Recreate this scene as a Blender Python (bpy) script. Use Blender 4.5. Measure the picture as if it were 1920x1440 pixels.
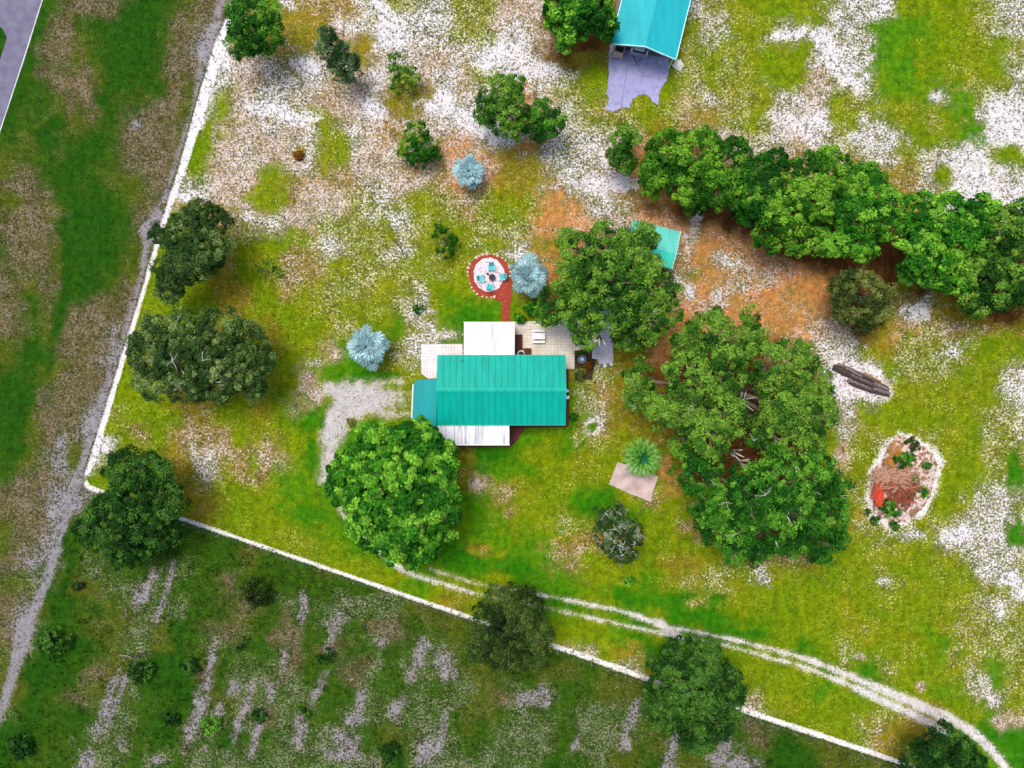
import bpy, bmesh, math, random
import numpy as np
from mathutils import Vector, Matrix

for o in list(bpy.data.objects): bpy.data.objects.remove(o)
sc = bpy.context.scene
COL = sc.collection
rnd = random.Random(7)
rng = np.random.default_rng(11)
R = math.radians
H = 80.0           # flying height of the camera
PX = 0.06          # metres on the ground per photograph pixel

# ------------------------------------------------------------------ camera, sky, sun
cam = bpy.data.cameras.new('camera'); co = bpy.data.objects.new('camera', cam); COL.objects.link(co)
co.location = (0, 0, H); cam.sensor_width = 36; cam.angle = 2*math.atan(57.6/H)
cam.clip_end = 8000; cam.clip_start = 1; sc.camera = co
SUN_EL, SUN_AZ = R(70), R(-38)     # azimuth from north, clockwise
w = bpy.data.worlds.new("World"); sc.world = w; w.use_nodes = True
nt = w.node_tree; sky = nt.nodes.new('ShaderNodeTexSky'); sky.sky_type = 'NISHITA'; sky.sun_disc = False
sky.sun_elevation = SUN_EL; sky.sun_rotation = SUN_AZ; sky.air_density = 1.0; sky.dust_density = 4.0; sky.ozone_density = 0.6
nt.links.new(sky.outputs[0], nt.nodes['Background'].inputs[0]); nt.nodes['Background'].inputs[1].default_value = 0.15
sl = bpy.data.lights.new('sun', 'SUN'); sl.energy = 1.5; sl.angle = R(26); sl.color = (1, .972, .925)
so = bpy.data.objects.new('sun', sl); COL.objects.link(so)
sd = Vector((math.sin(SUN_AZ)*math.cos(SUN_EL), math.cos(SUN_AZ)*math.cos(SUN_EL), math.sin(SUN_EL)))
so.rotation_euler = sd.to_track_quat('Z', 'Y').to_euler(); so.location = sd*200
sc.view_settings.view_transform = 'Standard'; sc.view_settings.look = 'None'
sc.view_settings.exposure = 0.58; sc.view_settings.gamma = 1
sc.render.engine = 'CYCLES'

# ------------------------------------------------------------------ helpers
def P(px, py, h=0.0):
    k = PX*(H-h)/H
    return ((px-960)*k, (720-py)*k)
def lin(c):
    return tuple(((v/255)/12.92 if v/255 <= .04045 else ((v/255+.055)/1.055)**2.4) for v in c)
GAL = 0.80
def alb(c, g=GAL):
    return tuple(min(.9, v*g) for v in lin(c))
def tag(o, label=None, cat=None, group=None, kind=None):
    if label: o['label'] = label
    if cat: o['category'] = cat
    if group: o['group'] = group
    if kind: o['kind'] = kind
    return o
def empty(name, loc, label, cat, group=None):
    o = bpy.data.objects.new(name, None); COL.objects.link(o); o.location = loc
    o.empty_display_size = .3
    return tag(o, label, cat, group)
def rootloc(o):
    v = Vector((0, 0, 0))
    while o is not None:
        v += o.location; o = o.parent
    return v

class MB:
    """collects verts and faces in world coordinates, builds ONE mesh object"""
    def __init__(s): s.v = []; s.f = []; s.c = None
    def add(s, vs, fs):
        n = len(s.v); s.v += [tuple(q) for q in vs]; s.f += [tuple(i+n for i in f) for f in fs]; return s
    def box(s, x0, x1, y0, y1, z0, z1, rot=None, piv=None):
        vs = [Vector((x, y, z)) for z in (z0, z1) for y in (y0, y1) for x in (x0, x1)]
        if rot is not None:
            m = Matrix.Rotation(rot, 3, 'Z'); p = Vector(piv) if piv else Vector(((x0+x1)/2, (y0+y1)/2, 0))
            p = Vector((p[0], p[1], 0)); vs = [m @ (q-p)+p for q in vs]
        return s.add(vs, [(0,2,3,1),(4,5,7,6),(0,1,5,4),(1,3,7,5),(3,2,6,7),(2,0,4,6)])
    def obox(s, c, u, v, w):
        """box from centre and three half vectors"""
        c, u, v, w = map(Vector, (c, u, v, w))
        vs = [c+a*u+b*v+d*w for d in (-1, 1) for b in (-1, 1) for a in (-1, 1)]
        return s.add(vs, [(0,2,3,1),(4,5,7,6),(0,1,5,4),(1,3,7,5),(3,2,6,7),(2,0,4,6)])
    def tube(s, pts, rads, n=7, cap=True):
        pts = [Vector(p) for p in pts]; rings = []; base = len(s.v); vs = []
        for i, p in enumerate(pts):
            d = (pts[min(i+1, len(pts)-1)]-pts[max(i-1, 0)]).normalized()
            a = d.cross(Vector((0, 0, 1)));  a = Vector((1, 0, 0)) if a.length < 1e-3 else a.normalized()
            b = d.cross(a)
            for k in range(n):
                t = 2*math.pi*k/n; vs.append(p+(a*math.cos(t)+b*math.sin(t))*rads[i])
        fs = [(i*n+k, i*n+(k+1) % n, (i+1)*n+(k+1) % n, (i+1)*n+k) for i in range(len(pts)-1) for k in range(n)]
        if cap: fs += [tuple(range(n-1, -1, -1)), tuple((len(pts)-1)*n+k for k in range(n))]
        return s.add(vs, fs)
    def slab(s, poly, z0, z1):
        n = len(poly); vs = [(x, y, z0) for x, y in poly]+[(x, y, z1) for x, y in poly]
        return s.add(vs, [tuple(range(n-1, -1, -1)), tuple(range(n, 2*n))]+[(i, (i+1) % n, n+(i+1) % n, n+i) for i in range(n)])
    def disc(s, x, y, z0, z1, r0, r1=None, n=24):
        r1 = r0 if r1 is None else r1
        vs = [(x+r0*math.cos(6.2832*k/n), y+r0*math.sin(6.2832*k/n), z0) for k in range(n)]
        vs += [(x+r1*math.cos(6.2832*k/n), y+r1*math.sin(6.2832*k/n), z1) for k in range(n)]
        return s.add(vs, [tuple(range(n-1, -1, -1)), tuple(range(n, 2*n))]+[(k, (k+1) % n, n+(k+1) % n, n+k) for k in range(n)])
    def build(s, name, mat, parent=None, smooth=False, bevel=0):
        me = bpy.data.meshes.new(name); off = rootloc(parent) if parent else Vector((0, 0, 0))
        me.from_pydata([tuple(Vector(q)-off) for q in s.v], [], s.f); me.update()
        o = bpy.data.objects.new(name, me); COL.objects.link(o)
        bm = bmesh.new(); bm.from_mesh(me); bmesh.ops.recalc_face_normals(bm, faces=bm.faces); bm.to_mesh(me); bm.free()
        if mat: me.materials.append(mat)
        if parent: o.parent = parent
        if smooth:
            for p in me.polygons: p.use_smooth = True
        if bevel:
            m = o.modifiers.new('b', 'BEVEL'); m.width = bevel; m.segments = 2; m.limit_method = 'ANGLE'
        return o

def fast_quads(name, V, mat, parent=None, col=None, nper=4):
    """V: (n, nper, 3) world coordinates; col: (n,3) per-face colour"""
    n = len(V); off = np.array(rootloc(parent)) if parent else np.zeros(3)
    me = bpy.data.meshes.new(name); me.vertices.add(n*nper); me.loops.add(n*nper); me.polygons.add(n)
    me.vertices.foreach_set('co', (V-off).astype(np.float32).ravel())
    me.loops.foreach_set('vertex_index', np.arange(n*nper, dtype=np.int32))
    me.polygons.foreach_set('loop_start', np.arange(0, n*nper, nper, dtype=np.int32))
    me.update(calc_edges=True); me.validate()
    if col is not None:
        a = me.color_attributes.new('tint', 'FLOAT_COLOR', 'POINT')
        c = np.ones((n, nper, 4), np.float32); c[:, :, :3] = col[:, None, :]
        a.data.foreach_set('color', c.ravel())
    if mat: me.materials.append(mat)
    o = bpy.data.objects.new(name, me); COL.objects.link(o)
    if parent: o.parent = parent
    return o

# ------------------------------------------------------------------ materials
def new_mat(name):
    m = bpy.data.materials.new(name); m.use_nodes = True
    return m, m.node_tree.nodes, m.node_tree.links, m.node_tree.nodes['Principled BSDF']
def mat(name, c, rough=.7, var=.25, scale=3, bump=0, metal=0, c2=None, spec=.5, detail=4, bscale=None, stretch=None):
    m, N, L, b = new_mat(name); a = alb(c)
    tc = N.new('ShaderNodeTexCoord'); mp = N.new('ShaderNodeMapping'); L.new(tc.outputs['Object'], mp.inputs[0])
    if stretch: mp.inputs['Scale'].default_value = stretch
    nz = N.new('ShaderNodeTexNoise'); nz.inputs['Scale'].default_value = scale; nz.inputs['Detail'].default_value = detail
    L.new(mp.outputs[0], nz.inputs[0])
    cr = N.new('ShaderNodeValToRGB'); cr.color_ramp.elements[0].position = .3; cr.color_ramp.elements[1].position = .7
    lo = alb(c2) if c2 else tuple(v*(1-var) for v in a); hi = a if c2 else tuple(min(.9, v*(1+var)) for v in a)
    cr.color_ramp.elements[0].color = (*lo, 1); cr.color_ramp.elements[1].color = (*hi, 1)
    L.new(nz.outputs[0], cr.inputs[0]); L.new(cr.outputs[0], b.inputs['Base Color'])
    b.inputs['Roughness'].default_value = rough; b.inputs['Metallic'].default_value = metal
    b.inputs['Specular IOR Level'].default_value = spec
    if bump:
        bp = N.new('ShaderNodeBump'); bp.inputs['Strength'].default_value = 1; bp.inputs['Distance'].default_value = bump
        n2 = N.new('ShaderNodeTexNoise'); n2.inputs['Scale'].default_value = bscale or scale*4; n2.inputs['Detail'].default_value = 5
        L.new(mp.outputs[0], n2.inputs[0])
        L.new(n2.outputs[0], bp.inputs['Height']); L.new(bp.outputs[0], b.inputs['Normal'])
    return m
def leaf_mat(name, rough=.5, spec=.35, trans=.25):
    m, N, L, b = new_mat(name)
    at = N.new('ShaderNodeAttribute'); at.attribute_name = 'tint'
    L.new(at.outputs['Color'], b.inputs['Base Color']); b.inputs['Roughness'].default_value = rough
    b.inputs['Specular IOR Level'].default_value = spec
    tr = N.new('ShaderNodeBsdfTranslucent'); L.new(at.outputs['Color'], tr.inputs[0])
    mx = N.new('ShaderNodeMixShader'); mx.inputs[0].default_value = trans
    L.new(b.outputs[0], mx.inputs[1]); L.new(tr.outputs[0], mx.inputs[2])
    L.new(mx.outputs[0], N['Material Output'].inputs['Surface'])
    return m
LEAF = leaf_mat('leaf', .6, .12, .25); PALM = leaf_mat('palm leaf', .42, .5, .12); GRASS = leaf_mat('grass blade', .8, .1, .2)
BARK = mat('bark', (125, 108, 88), .9, .3, 3, .02); PALE = mat('pale twig', (205, 200, 188), .9, .2, 5, .01)
DARKBARK = mat('dark bark', (85, 70, 55), .9, .3, 4, .02)

def sand_mat(name, sand, dark, veg, amount, scale=2.6):
    """loose sand with scattered litter or grass"""
    m, N, L, b = new_mat(name)
    tc = N.new('ShaderNodeTexCoord')
    n1 = N.new('ShaderNodeTexNoise'); n1.inputs['Scale'].default_value = scale; n1.inputs['Detail'].default_value = 5; n1.inputs['Roughness'].default_value = .65
    n2 = N.new('ShaderNodeTexNoise'); n2.inputs['Scale'].default_value = .35; n2.inputs['Detail'].default_value = 3
    L.new(tc.outputs['Object'], n1.inputs[0]); L.new(tc.outputs['Object'], n2.inputs[0])
    r2 = N.new('ShaderNodeMix'); r2.data_type = 'RGBA'; L.new(n2.outputs[0], r2.inputs[0])
    r2.inputs[6].default_value = (*alb(dark), 1); r2.inputs[7].default_value = (*alb(sand), 1)
    mr = N.new('ShaderNodeMapRange'); t = .5+(.5-amount)*.42
    mr.inputs['From Min'].default_value = t-.03; mr.inputs['From Max'].default_value = t+.04
    L.new(n1.outputs[0], mr.inputs[0])
    mx = N.new('ShaderNodeMix'); mx.data_type = 'RGBA'; L.new(mr.outputs[0], mx.inputs[0])
    L.new(r2.outputs[2], mx.inputs[6]); mx.inputs[7].default_value = (*alb(veg), 1)
    L.new(mx.outputs[2], b.inputs['Base Color']); b.inputs['Roughness'].default_value = .95; b.inputs['Specular IOR Level'].default_value = .1
    bp = N.new('ShaderNodeBump'); bp.inputs['Distance'].default_value = .05; L.new(n1.outputs[0], bp.inputs['Height']); L.new(bp.outputs[0], b.inputs['Normal'])
    return m

# ------------------------------------------------------------------ the lie of the land: classes of ground cover
# code: (vegetation colour, bare-sand fraction, sand colour)
WS = (245, 240, 241); TS = (232, 214, 200); GS = (164, 157, 163); BS = (160, 138, 118)
CL = {
 'W': ((150,148,128), .80, WS), 'w': ((132,128,78), .47, WS), 'p': ((162,138,102), .43, (234,220,212)),
 't': ((146,122,50), .28, TS), 'k': ((126,130,24), .27, (230,225,180)), 's': ((122,132,8), .11, (204,206,96)),
 'y': ((116,136,4), .0, (184,192,66)), 'g': ((84,134,8), -.14, (150,176,50)), 'G': ((56,122,6), -.25, (120,160,40)),
 'b': ((140,126,24), .03, (212,188,140)), 'o': ((198,136,76), .02, (228,190,160)), 'q': ((198,142,86), .28, (236,218,216)),
 'r': ((108,66,28), .0, (170,130,100)),
 'D': ((40,84,8), -.2, (70,104,36)), 'd': ((54,88,10), -.02, (112,122,64)), 'e': ((80,92,18), .14, (134,128,86)),
 'f': ((94,88,50), .36, (146,130,112)), 'F': ((84,88,58), .62, GS), 'h': ((62,92,20), .35, (148,146,120)),
}
OUT = set('DdefFh')  # ground beyond the boundary; an added dimming is put into these colours
B = []   # 12x9 letter blocks, 4 x 4 of them
B.append(["DDdfffDDefft","DDfedDDdfFWs","DDfedDDdfFWp","DDffeDdefewp","DdefDDedeWyp","DdeeeDffeWyp","defdDdffeypp","eddDDdffeypw","ffDDdeefwwpp"])
B.append(["ywttWkkwwkkp","ytbtpWWwwwkp","ptwpbpwppwwW","pwwtpWkpwpkk","wwppppbbWwww","wWkkpWtpwWww","ppwswptppqpW","ppwsppptqqpb","ytpttwpptqqb"])
B.append(["pprrrbsswksy","wprrrrssswks","wpbrbbssksks","wwwkybssksks","qpkktysykwks","qqwkkksktbks","wbwwwpbbtppw","bpwwpoorrrpk","bpwwpqorrrrr"])
B.append(["yysWwWyyyskw","wwwwwgggyskw","yywwwggGksyk","yypwWygGssyw","wppskkyywkkw","wWwssyskykww","wpwkWwyysgWW","ttwtkwswwWsy","oottbbtwkWWw"])
B.append(["efeDDdefWwpp","fffDDdfFybbw","dfeDdDedyybs","dfeDDdeFyyby","fefdDefFyyby","fdeffffyyyyy","fdeffFyyyyyy","eDdefFyyyyyy","Ddeeffyybbyy"])
B.append(["ytppkwksktks","wppkkkwksskk","yykwkswkssks","sttskkksksks","ytskksskyykk","yysksskwsggg","byysksgkwGGg","byspggkwwwww","bypyGGssgggg"])
B.append(["skowwtrrrrrr","kqqbpwqqwrrr","wboprrrwwqoo","worrrrrwboqw","borrrrrwoqwq","yrrrrrrqqwoq","yrrrrrroooqo","bbbbsboorrrr","bbbkkbrrrrrr"])
B.append(["rrrrrobwWWwW","rrrrrrrrrwWW","orrrrrrrrrrr","wqrrrrrrrrrr","ooqrrrbrrrrr","qqorrrwwbrrr","tqwprbqktttb","tbwwsbkkwkyy","rrwWwykssysw"])
B.append(["DDfffyyybbyy","DeefFkyyytsy","DeffFstytpty","deFeWyyybwpy","dffFyyyybwsk","ffFFeddddbsy","efFddddddbsy","efFDdddddddy","fFFdhddhhdde"])
B.append(["bypyyyyyyggg","syGgsgyygggg","tyyyggggggGg","pyGgggggybGG","tyyggggggbpy","yyygggggGGgt","yyGggggggyyy","yssygggbGGyy","dddeyyyyGGgy"])
B.append(["gggktbbrrrrr","gggwwbbrrrrr","gyGktybbrrrr","yyysysyorrrr","syysssyorrrr","syygGytyyrrr","syksggyytbrr","ggstbbyyysrr","Ggtyyyyssskk"])
B.append(["rrywwyssssyw","rrypyyyysykw","rryksssksyww","rryksssssykk","rrryksssyykw","rrryksksyswk","rrrbkskskwww","bbrysksswwww","ttyyssyyskwk"])
B.append(["ehDeehFhddfd","feDDdehFhddf","fFDdeeheDdfe","eFDDdeheDdhd","eDDdfedDDfdh","eDdfeehdDdeh","FddDhhdDdFhh","DDddhFdDFhDh","DddFFhdFdFhh"])
B.append(["dddddyygyyyy","dFdFhhheebyy","dfdFdffdeedd","dfdfdhdFhedd","hfddfhdFFhed","FhFddFdhdFef","fhddFFFhFded","dhFhFdehFhdh","hhhFFhDhFhhF"])
B.append(["gggyyygskksy","gGGyyggGGGyy","yyyyygyGyGGG","ddppybGggyyy","deedewbgggyy","hFddeedddggt","hFdhhFdddddw","hhdFhFehdddf","hFDhhedFeFFd"])
B.append(["yyysyksysskW","yyysysyysswk","yyyssysgskkk","yGykyysygskk","yyyyGkyyskgk","yygyyyyygkws","syyyykbbyygp","desyktbbggGG","DDeeebbggggG"])
rows = []   # in the neighbouring field the broad cells are thinly grown, the bare streaks are listed one by one below
for by in range(4):
    for r in range(9):
        s = ''.join(B[by*4+bx][r] for bx in range(4)); assert len(s) == 48, (by, r, [B[by*4+bx][r] for bx in range(4)])
        rows.append(s.replace('F', 'h') if by == 3 else s)
keys = list(CL); KI = {k: i for i, k in enumerate(keys)}
CM = np.array([[KI[c] for c in r] for r in rows])
OUTM = np.array([k in OUT for k in keys])
VEG = np.array([lin(CL[k][0]) for k in keys]); SF = np.array([CL[k][1] for k in keys]); SC_ = np.array([lin(CL[k][2]) for k in keys])

LINE = [(560,-400),(470,-100),(437,0),(322,360),(212,720),(158,892),(160,912),(480,1020),(655,1080),(960,1185),(1440,1350),(1710,1440),(2300,1640),(4000,2210)]
_w = LINE[:6]; _s = LINE[6:]
def inside(px, py):
    xl = np.interp(py, [q[1] for q in _w], [q[0] for q in _w])
    yl = np.interp(px, [q[0] for q in _s], [q[1] for q in _s])
    return (px > xl) & (py < yl) & (px > 158)

def vnoise(x, y, seed):
    """smooth value noise in numpy"""
    xi = np.floor(x).astype(np.int64); yi = np.floor(y).astype(np.int64); fx = x-xi; fy = y-yi
    fx = fx*fx*(3-2*fx); fy = fy*fy*(3-2*fy)
    def h(a, b):
        n = (a*374761393+b*668265263+seed*1442695041) & 0xffffffff
        n = ((n ^ (n >> 13))*1274126177) & 0xffffffff
        return ((n ^ (n >> 16)) & 0xffff)/65535.0
    return (h(xi, yi)*(1-fx)+h(xi+1, yi)*fx)*(1-fy)+(h(xi, yi+1)*(1-fx)+h(xi+1, yi+1)*fx)*fy
def fbm(x, y, seed, o=3):
    s = 0; a = .5; t = 0
    for i in range(o):
        s = s+a*vnoise(x*2**i, y*2**i, seed+i*17); t += a; a *= .5
    return s/t

# patches with an outline of their own: (px, py, rx, ry, turn, class)
BL = [
 (722,62,26,34,30,'W'),(640,15,60,30,0,'t'),(560,55,50,55,0,'b'),(685,90,22,32,0,'b'),(755,192,38,28,10,'b'),(870,50,26,40,0,'k'),(725,28,70,20,35,'W'),
 (940,105,60,30,-20,'W'),(700,205,28,16,35,'W'),(830,210,60,22,25,'W'),(890,240,60,16,32,'W'),(585,122,36,20,10,'W'),(500,205,45,16,8,'W'),(560,222,34,14,0,'W'),
 (365,320,17,20,10,'y'),(385,260,9,45,18,'y'),(498,372,42,28,0,'y'),(640,265,14,48,-20,'s'),(370,390,55,15,5,'b'),(700,455,40,20,0,'k'),
 (905,305,45,25,10,'q'),(1000,280,40,18,10,'o'),(990,320,60,50,0,'b'),(1080,300,80,50,20,'w'),(1140,345,55,22,5,'W'),(1040,395,40,50,0,'o'),(1090,430,45,25,-25,'q'),
 (1060,100,50,35,0,'r'),(1100,110,40,18,0,'b'),(1040,130,60,12,10,'w'),(1120,150,35,40,0,'y'),(975,130,45,25,0,'W'),
 (1455,112,36,42,10,'y'),(1400,60,40,40,0,'s'),(1560,100,60,26,62,'W'),(1610,150,40,22,30,'W'),(1590,25,60,30,0,'w'),(1480,62,48,11,-14,'W'),(1700,130,75,75,0,'g'),(1712,118,22,26,0,'G'),
 (1760,100,60,60,0,'y'),(1530,180,26,30,0,'p'),(1480,185,36,20,10,'w'),(1530,235,38,34,15,'W'),(1640,258,42,22,5,'W'),(1655,250,48,44,0,'w'),(1700,215,45,30,0,'s'),
 (1890,220,40,50,0,'W'),(1895,250,34,22,0,'W'),(1850,355,70,22,8,'W'),(1775,290,50,22,-10,'w'),(1830,320,60,40,10,'W'),(1770,330,18,20,0,'y'),(1760,180,18,16,0,'W'),(1800,190,40,32,0,'g'),(1830,240,34,20,30,'g'),(1760,380,14,30,0,'b'),(1890,290,30,18,0,'y'),
 (1270,310,50,60,0,'r'),(1240,370,40,20,10,'o'),(1335,400,70,22,8,'r'),(1500,480,80,16,10,'r'),(1660,500,55,22,5,'r'),(1800,590,60,15,10,'b'),
 (1320,470,60,50,0,'o'),(1300,440,14,80,12,'p'),(1400,480,95,34,30,'q'),(1360,490,36,26,20,'w'),(1295,545,11,16,10,'W'),(1340,552,14,16,0,'W'),(1430,520,30,14,20,'p'),(1495,555,15,12,10,'w'),(1450,590,70,35,0,'o'),(1520,540,55,40,0,'o'),(1560,620,40,20,30,'p'),
 (1590,650,30,22,0,'w'),(1715,588,25,20,0,'W'),(1708,645,22,34,0,'k'),(1790,650,18,14,0,'w'),(1812,640,12,10,0,'w'),(1730,690,40,25,10,'k'),(1900,720,30,50,0,'w'),(1620,705,64,34,23,'W'),(1575,690,26,26,0,'W'),
 (1640,600,50,10,0,'b'),(1860,650,60,40,0,'y'),
 (1880,840,40,90,5,'k'),(1900,900,22,60,0,'G'),(1860,950,60,40,-10,'w'),(1800,1000,45,16,-8,'W'),(1870,1040,60,50,0,'w'),(1900,1085,26,18,0,'W'),(1905,1000,20,30,0,'G'),
 (1710,740,60,20,10,'s'),(1590,780,14,50,5,'w'),(1578,850,14,30,0,'p'),(1640,830,26,30,0,'k'),(1622,870,22,50,0,'s'),(1640,990,30,22,0,'k'),(1700,1005,40,14,0,'w'),
 (1108,797,27,20,-8,'W'),(1110,800,12,9,0,'g'),(1085,790,14,60,0,'k'),(1075,790,10,14,0,'G'),(1250,620,22,26,-30,'o'),(1160,770,40,40,0,'b'),(1270,860,20,50,0,'b'),(1150,640,20,30,0,'b'),
 (893,905,18,14,10,'p'),(870,880,14,30,0,'b'),(930,870,50,25,0,'G'),(900,1000,80,55,0,'g'),(870,1040,50,30,0,'G'),(950,1060,60,20,5,'G'),(960,880,60,20,0,'g'),(900,1030,26,16,0,'b'),(1000,960,50,34,0,'y'),
 (1100,1010,30,12,0,'t'),(1060,1030,45,22,0,'t'),(1100,950,34,24,0,'G'),(1180,1120,60,16,12,'G'),(1330,1160,70,18,14,'G'),(1280,1060,50,30,0,'b'),
 (1340,1090,50,28,0,'k'),(1430,1080,22,22,0,'w'),(1420,1040,16,10,0,'p'),(1310,1130,30,12,0,'k'),(1420,1130,50,20,0,'y'),
 (1040,1125,50,10,14,'G'),(1200,1195,40,7,14,'G'),(1340,1195,60,8,15,'G'),(1550,1257,24,7,18,'G'),(1250,1180,130,14,14,'G'),
 (1660,1090,18,12,0,'w'),(1875,1155,12,12,0,'W'),(1620,1180,15,8,20,'k'),(1610,1232,18,8,15,'p'),(1725,1285,12,12,0,'p'),(1790,1230,22,30,0,'k'),(1845,1290,20,50,-25,'w'),(1875,1355,14,26,-25,'p'),(1650,1370,20,8,0,'w'),(1690,1390,60,30,0,'b'),(1830,1180,40,60,0,'k'),
 (385,868,36,22,60,'p'),(390,870,22,16,0,'w'),(385,820,28,26,0,'t'),(455,870,20,34,0,'t'),(350,880,14,30,0,'b'),(400,740,60,12,0,'b'),(280,720,30,30,0,'y'),
 (590,680,20,10,5,'w'),(594,740,18,20,0,'p'),(605,800,8,26,0,'G'),(585,840,10,24,0,'G'),(640,700,50,25,0,'g'),(690,705,60,12,0,'G'),(900,600,30,30,0,'G'),(840,630,40,14,-8,'w'),(800,640,16,60,0,'w'),(785,580,24,18,0,'w'),(880,595,22,30,0,'G'),
 (520,1000,40,14,25,'s'),(560,960,14,30,30,'G'),(440,560,34,60,20,'b'),(420,500,26,60,0,'b'),(550,920,40,60,0,'g'),
 (560,291,16,14,0,'b'),(735,440,30,10,60,'s'),(760,470,16,16,0,'w'),(980,480,60,10,10,'w'),
 # outside the fence
 (160,170,26,70,-15,'f'),(120,60,22,60,0,'f'),(185,20,34,16,0,'f'),(330,120,26,120,8,'f'),(300,230,40,60,0,'f'),(285,160,12,28,0,'d'),(300,165,14,18,0,'D'),
 (255,235,12,12,0,'F'),(395,80,12,36,8,'F'),(60,380,26,40,15,'f'),(30,460,34,70,20,'f'),(80,440,24,20,0,'f'),(150,620,45,40,-10,'f'),(130,650,40,26,0,'f'),(175,600,40,14,0,'f'),
 (95,780,50,26,60,'f'),(130,730,34,60,20,'f'),(115,880,20,16,0,'F'),(160,800,16,16,0,'F'),(115,830,10,26,15,'F'),(60,930,34,60,15,'f'),(100,940,14,50,8,'F'),(60,1000,16,50,15,'f'),
 (280,440,18,18,0,'F'),(235,600,10,60,12,'f'),(40,1160,18,30,10,'F'),
 (250,100,50,100,10,'D'),(170,440,60,110,5,'D'),(120,560,14,140,14,'D'),(30,760,26,110,8,'D'),(90,250,34,50,10,'D'),
 (268,1110,12,40,28,'F'),(318,1085,6,36,12,'F'),(300,1140,6,24,20,'F'),(225,1300,5,60,22,'F'),(195,1330,10,60,22,'F'),(225,1390,7,10,0,'F'),(160,1430,14,18,0,'F'),
 (395,1240,8,34,15,'F'),(370,1340,13,60,18,'F'),(410,1335,9,16,20,'F'),(455,1340,9,50,20,'F'),(440,1290,12,12,-30,'F'),(480,1380,6,40,15,'F'),(385,1405,10,8,0,'F'),(295,1425,9,7,0,'F'),
 (570,1130,12,16,0,'F'),(563,1155,8,16,0,'F'),(635,1165,14,20,30,'F'),(620,1200,6,22,20,'F'),(530,1240,7,26,15,'F'),(508,1305,7,18,0,'F'),(600,1290,10,24,30,'F'),(565,1370,12,26,0,'F'),
 (645,1400,30,26,-20,'F'),(675,1320,9,22,10,'F'),(660,1350,16,14,0,'F'),(785,1225,11,28,20,'F'),(772,1265,8,12,0,'F'),(835,1250,16,26,-20,'F'),(845,1320,11,12,0,'F'),(830,1370,8,40,10,'F'),(745,1330,12,22,30,'F'),(800,1410,18,30,20,'F'),
 (715,1205,10,8,0,'F'),(1000,1310,26,12,0,'F'),(1018,1310,10,20,0,'F'),(1110,1330,14,10,0,'F'),(1080,1390,8,18,20,'F'),(1185,1350,8,44,15,'F'),(1175,1395,9,14,20,'F'),(1265,1390,9,22,20,'F'),(1255,1430,14,20,0,'F'),(1350,1425,22,20,0,'F'),(1400,1430,26,14,0,'F'),(1360,1400,12,20,0,'F'),
 (1110,1350,40,40,0,'h'),(960,1390,30,40,0,'h'),(690,1140,60,24,10,'h'),(850,1310,40,30,0,'h'),(1490,1410,26,15,0,'D'),(300,1240,30,16,0,'D'),(140,1210,36,16,0,'D'),(120,1100,12,50,20,'D'),(60,1330,18,60,20,'D'),
]
def ground_fields(X, Y):
    """X, Y metres -> vegetation colour, sand fraction, sand colour"""
    px = X/PX+960; py = 720-Y/PX
    ins = inside(px, py)
    wx = (fbm(px/46, py/46, 3)-.5)*66+(fbm(px/15, py/15, 9, 2)-.5)*20
    wy = (fbm(px/46, py/46, 5)-.5)*66+(fbm(px/15, py/15, 12, 2)-.5)*20
    mx_ = np.abs((px+wx+1920) % 3840-1920); my_ = np.abs((py+wy+1440) % 2880-1440)      # beyond the frame the land goes on much the same
    gx = np.clip(mx_/40-.5, 0, 46.999); gy = np.clip(my_/40-.5, 0, 34.999)
    ix = gx.astype(int); iy = gy.astype(int); fx = gx-ix; fy = gy-iy
    fx = np.clip((fx-.5)*1.25+.5, 0, 1); fy = np.clip((fy-.5)*1.25+.5, 0, 1)
    V = np.zeros(X.shape+(3,)); S = np.zeros(X.shape); C = np.zeros(X.shape+(3,)); W = np.zeros(X.shape)+1e-5
    dflt = np.where(ins, KI['y'], KI['d'])
    V += VEG[dflt]*1e-5; S += SF[dflt]*1e-5; C += SC_[dflt]*1e-5
    for dx in (0, 1):
        for dy in (0, 1):
            c = CM[iy+dy, ix+dx]; wgt = (fx if dx else 1-fx)*(fy if dy else 1-fy)
            wgt = np.where(OUTM[c] != ins, wgt, 0)
            V += VEG[c]*wgt[..., None]; S += SF[c]*wgt; C += SC_[c]*wgt[..., None]; W += wgt
    V /= W[..., None]; S /= W; C /= W[..., None]
    nb = (fbm(px/13, py/13, 31, 3)-.5)*1.5
    for (bx, by, rx, ry, rot, cl) in BL:
        if cl == 'F' and by > 1080: rx, ry = rx*1.25, ry*1.4
        a = R(rot); ca, sa = math.cos(a), math.sin(a)
        m = (np.abs(px-bx) < 1.7*max(rx, ry)+4) & (np.abs(py-by) < 1.7*max(rx, ry)+4)
        if not m.any(): continue
        qx = px[m]-bx; qy = py[m]-by
        u = (qx*ca+qy*sa)/rx; v = (-qx*sa+qy*ca)/ry
        d = np.sqrt(u*u+v*v)+nb[m]
        wgt = np.clip((1.16-d)/.75, 0, 1); wgt = np.where((cl in OUT) != ins[m], wgt, 0); k = KI[cl]
        V[m] = V[m]*(1-wgt[:, None])+VEG[k]*wgt[:, None]; S[m] = S[m]*(1-wgt)+SF[k]*wgt; C[m] = C[m]*(1-wgt[:, None])+SC_[k]*wgt[:, None]
    far = np.clip(np.maximum(np.abs(X)-85, np.abs(Y)-70)/70, 0, 1)[..., None]      # open pasture out to the horizon
    V = V*(1-far)+np.array(lin((88, 112, 34)))*far; S = S*(1-far[..., 0])+.04*far[..., 0]
    return V*GAL, S, C*GAL

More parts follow.
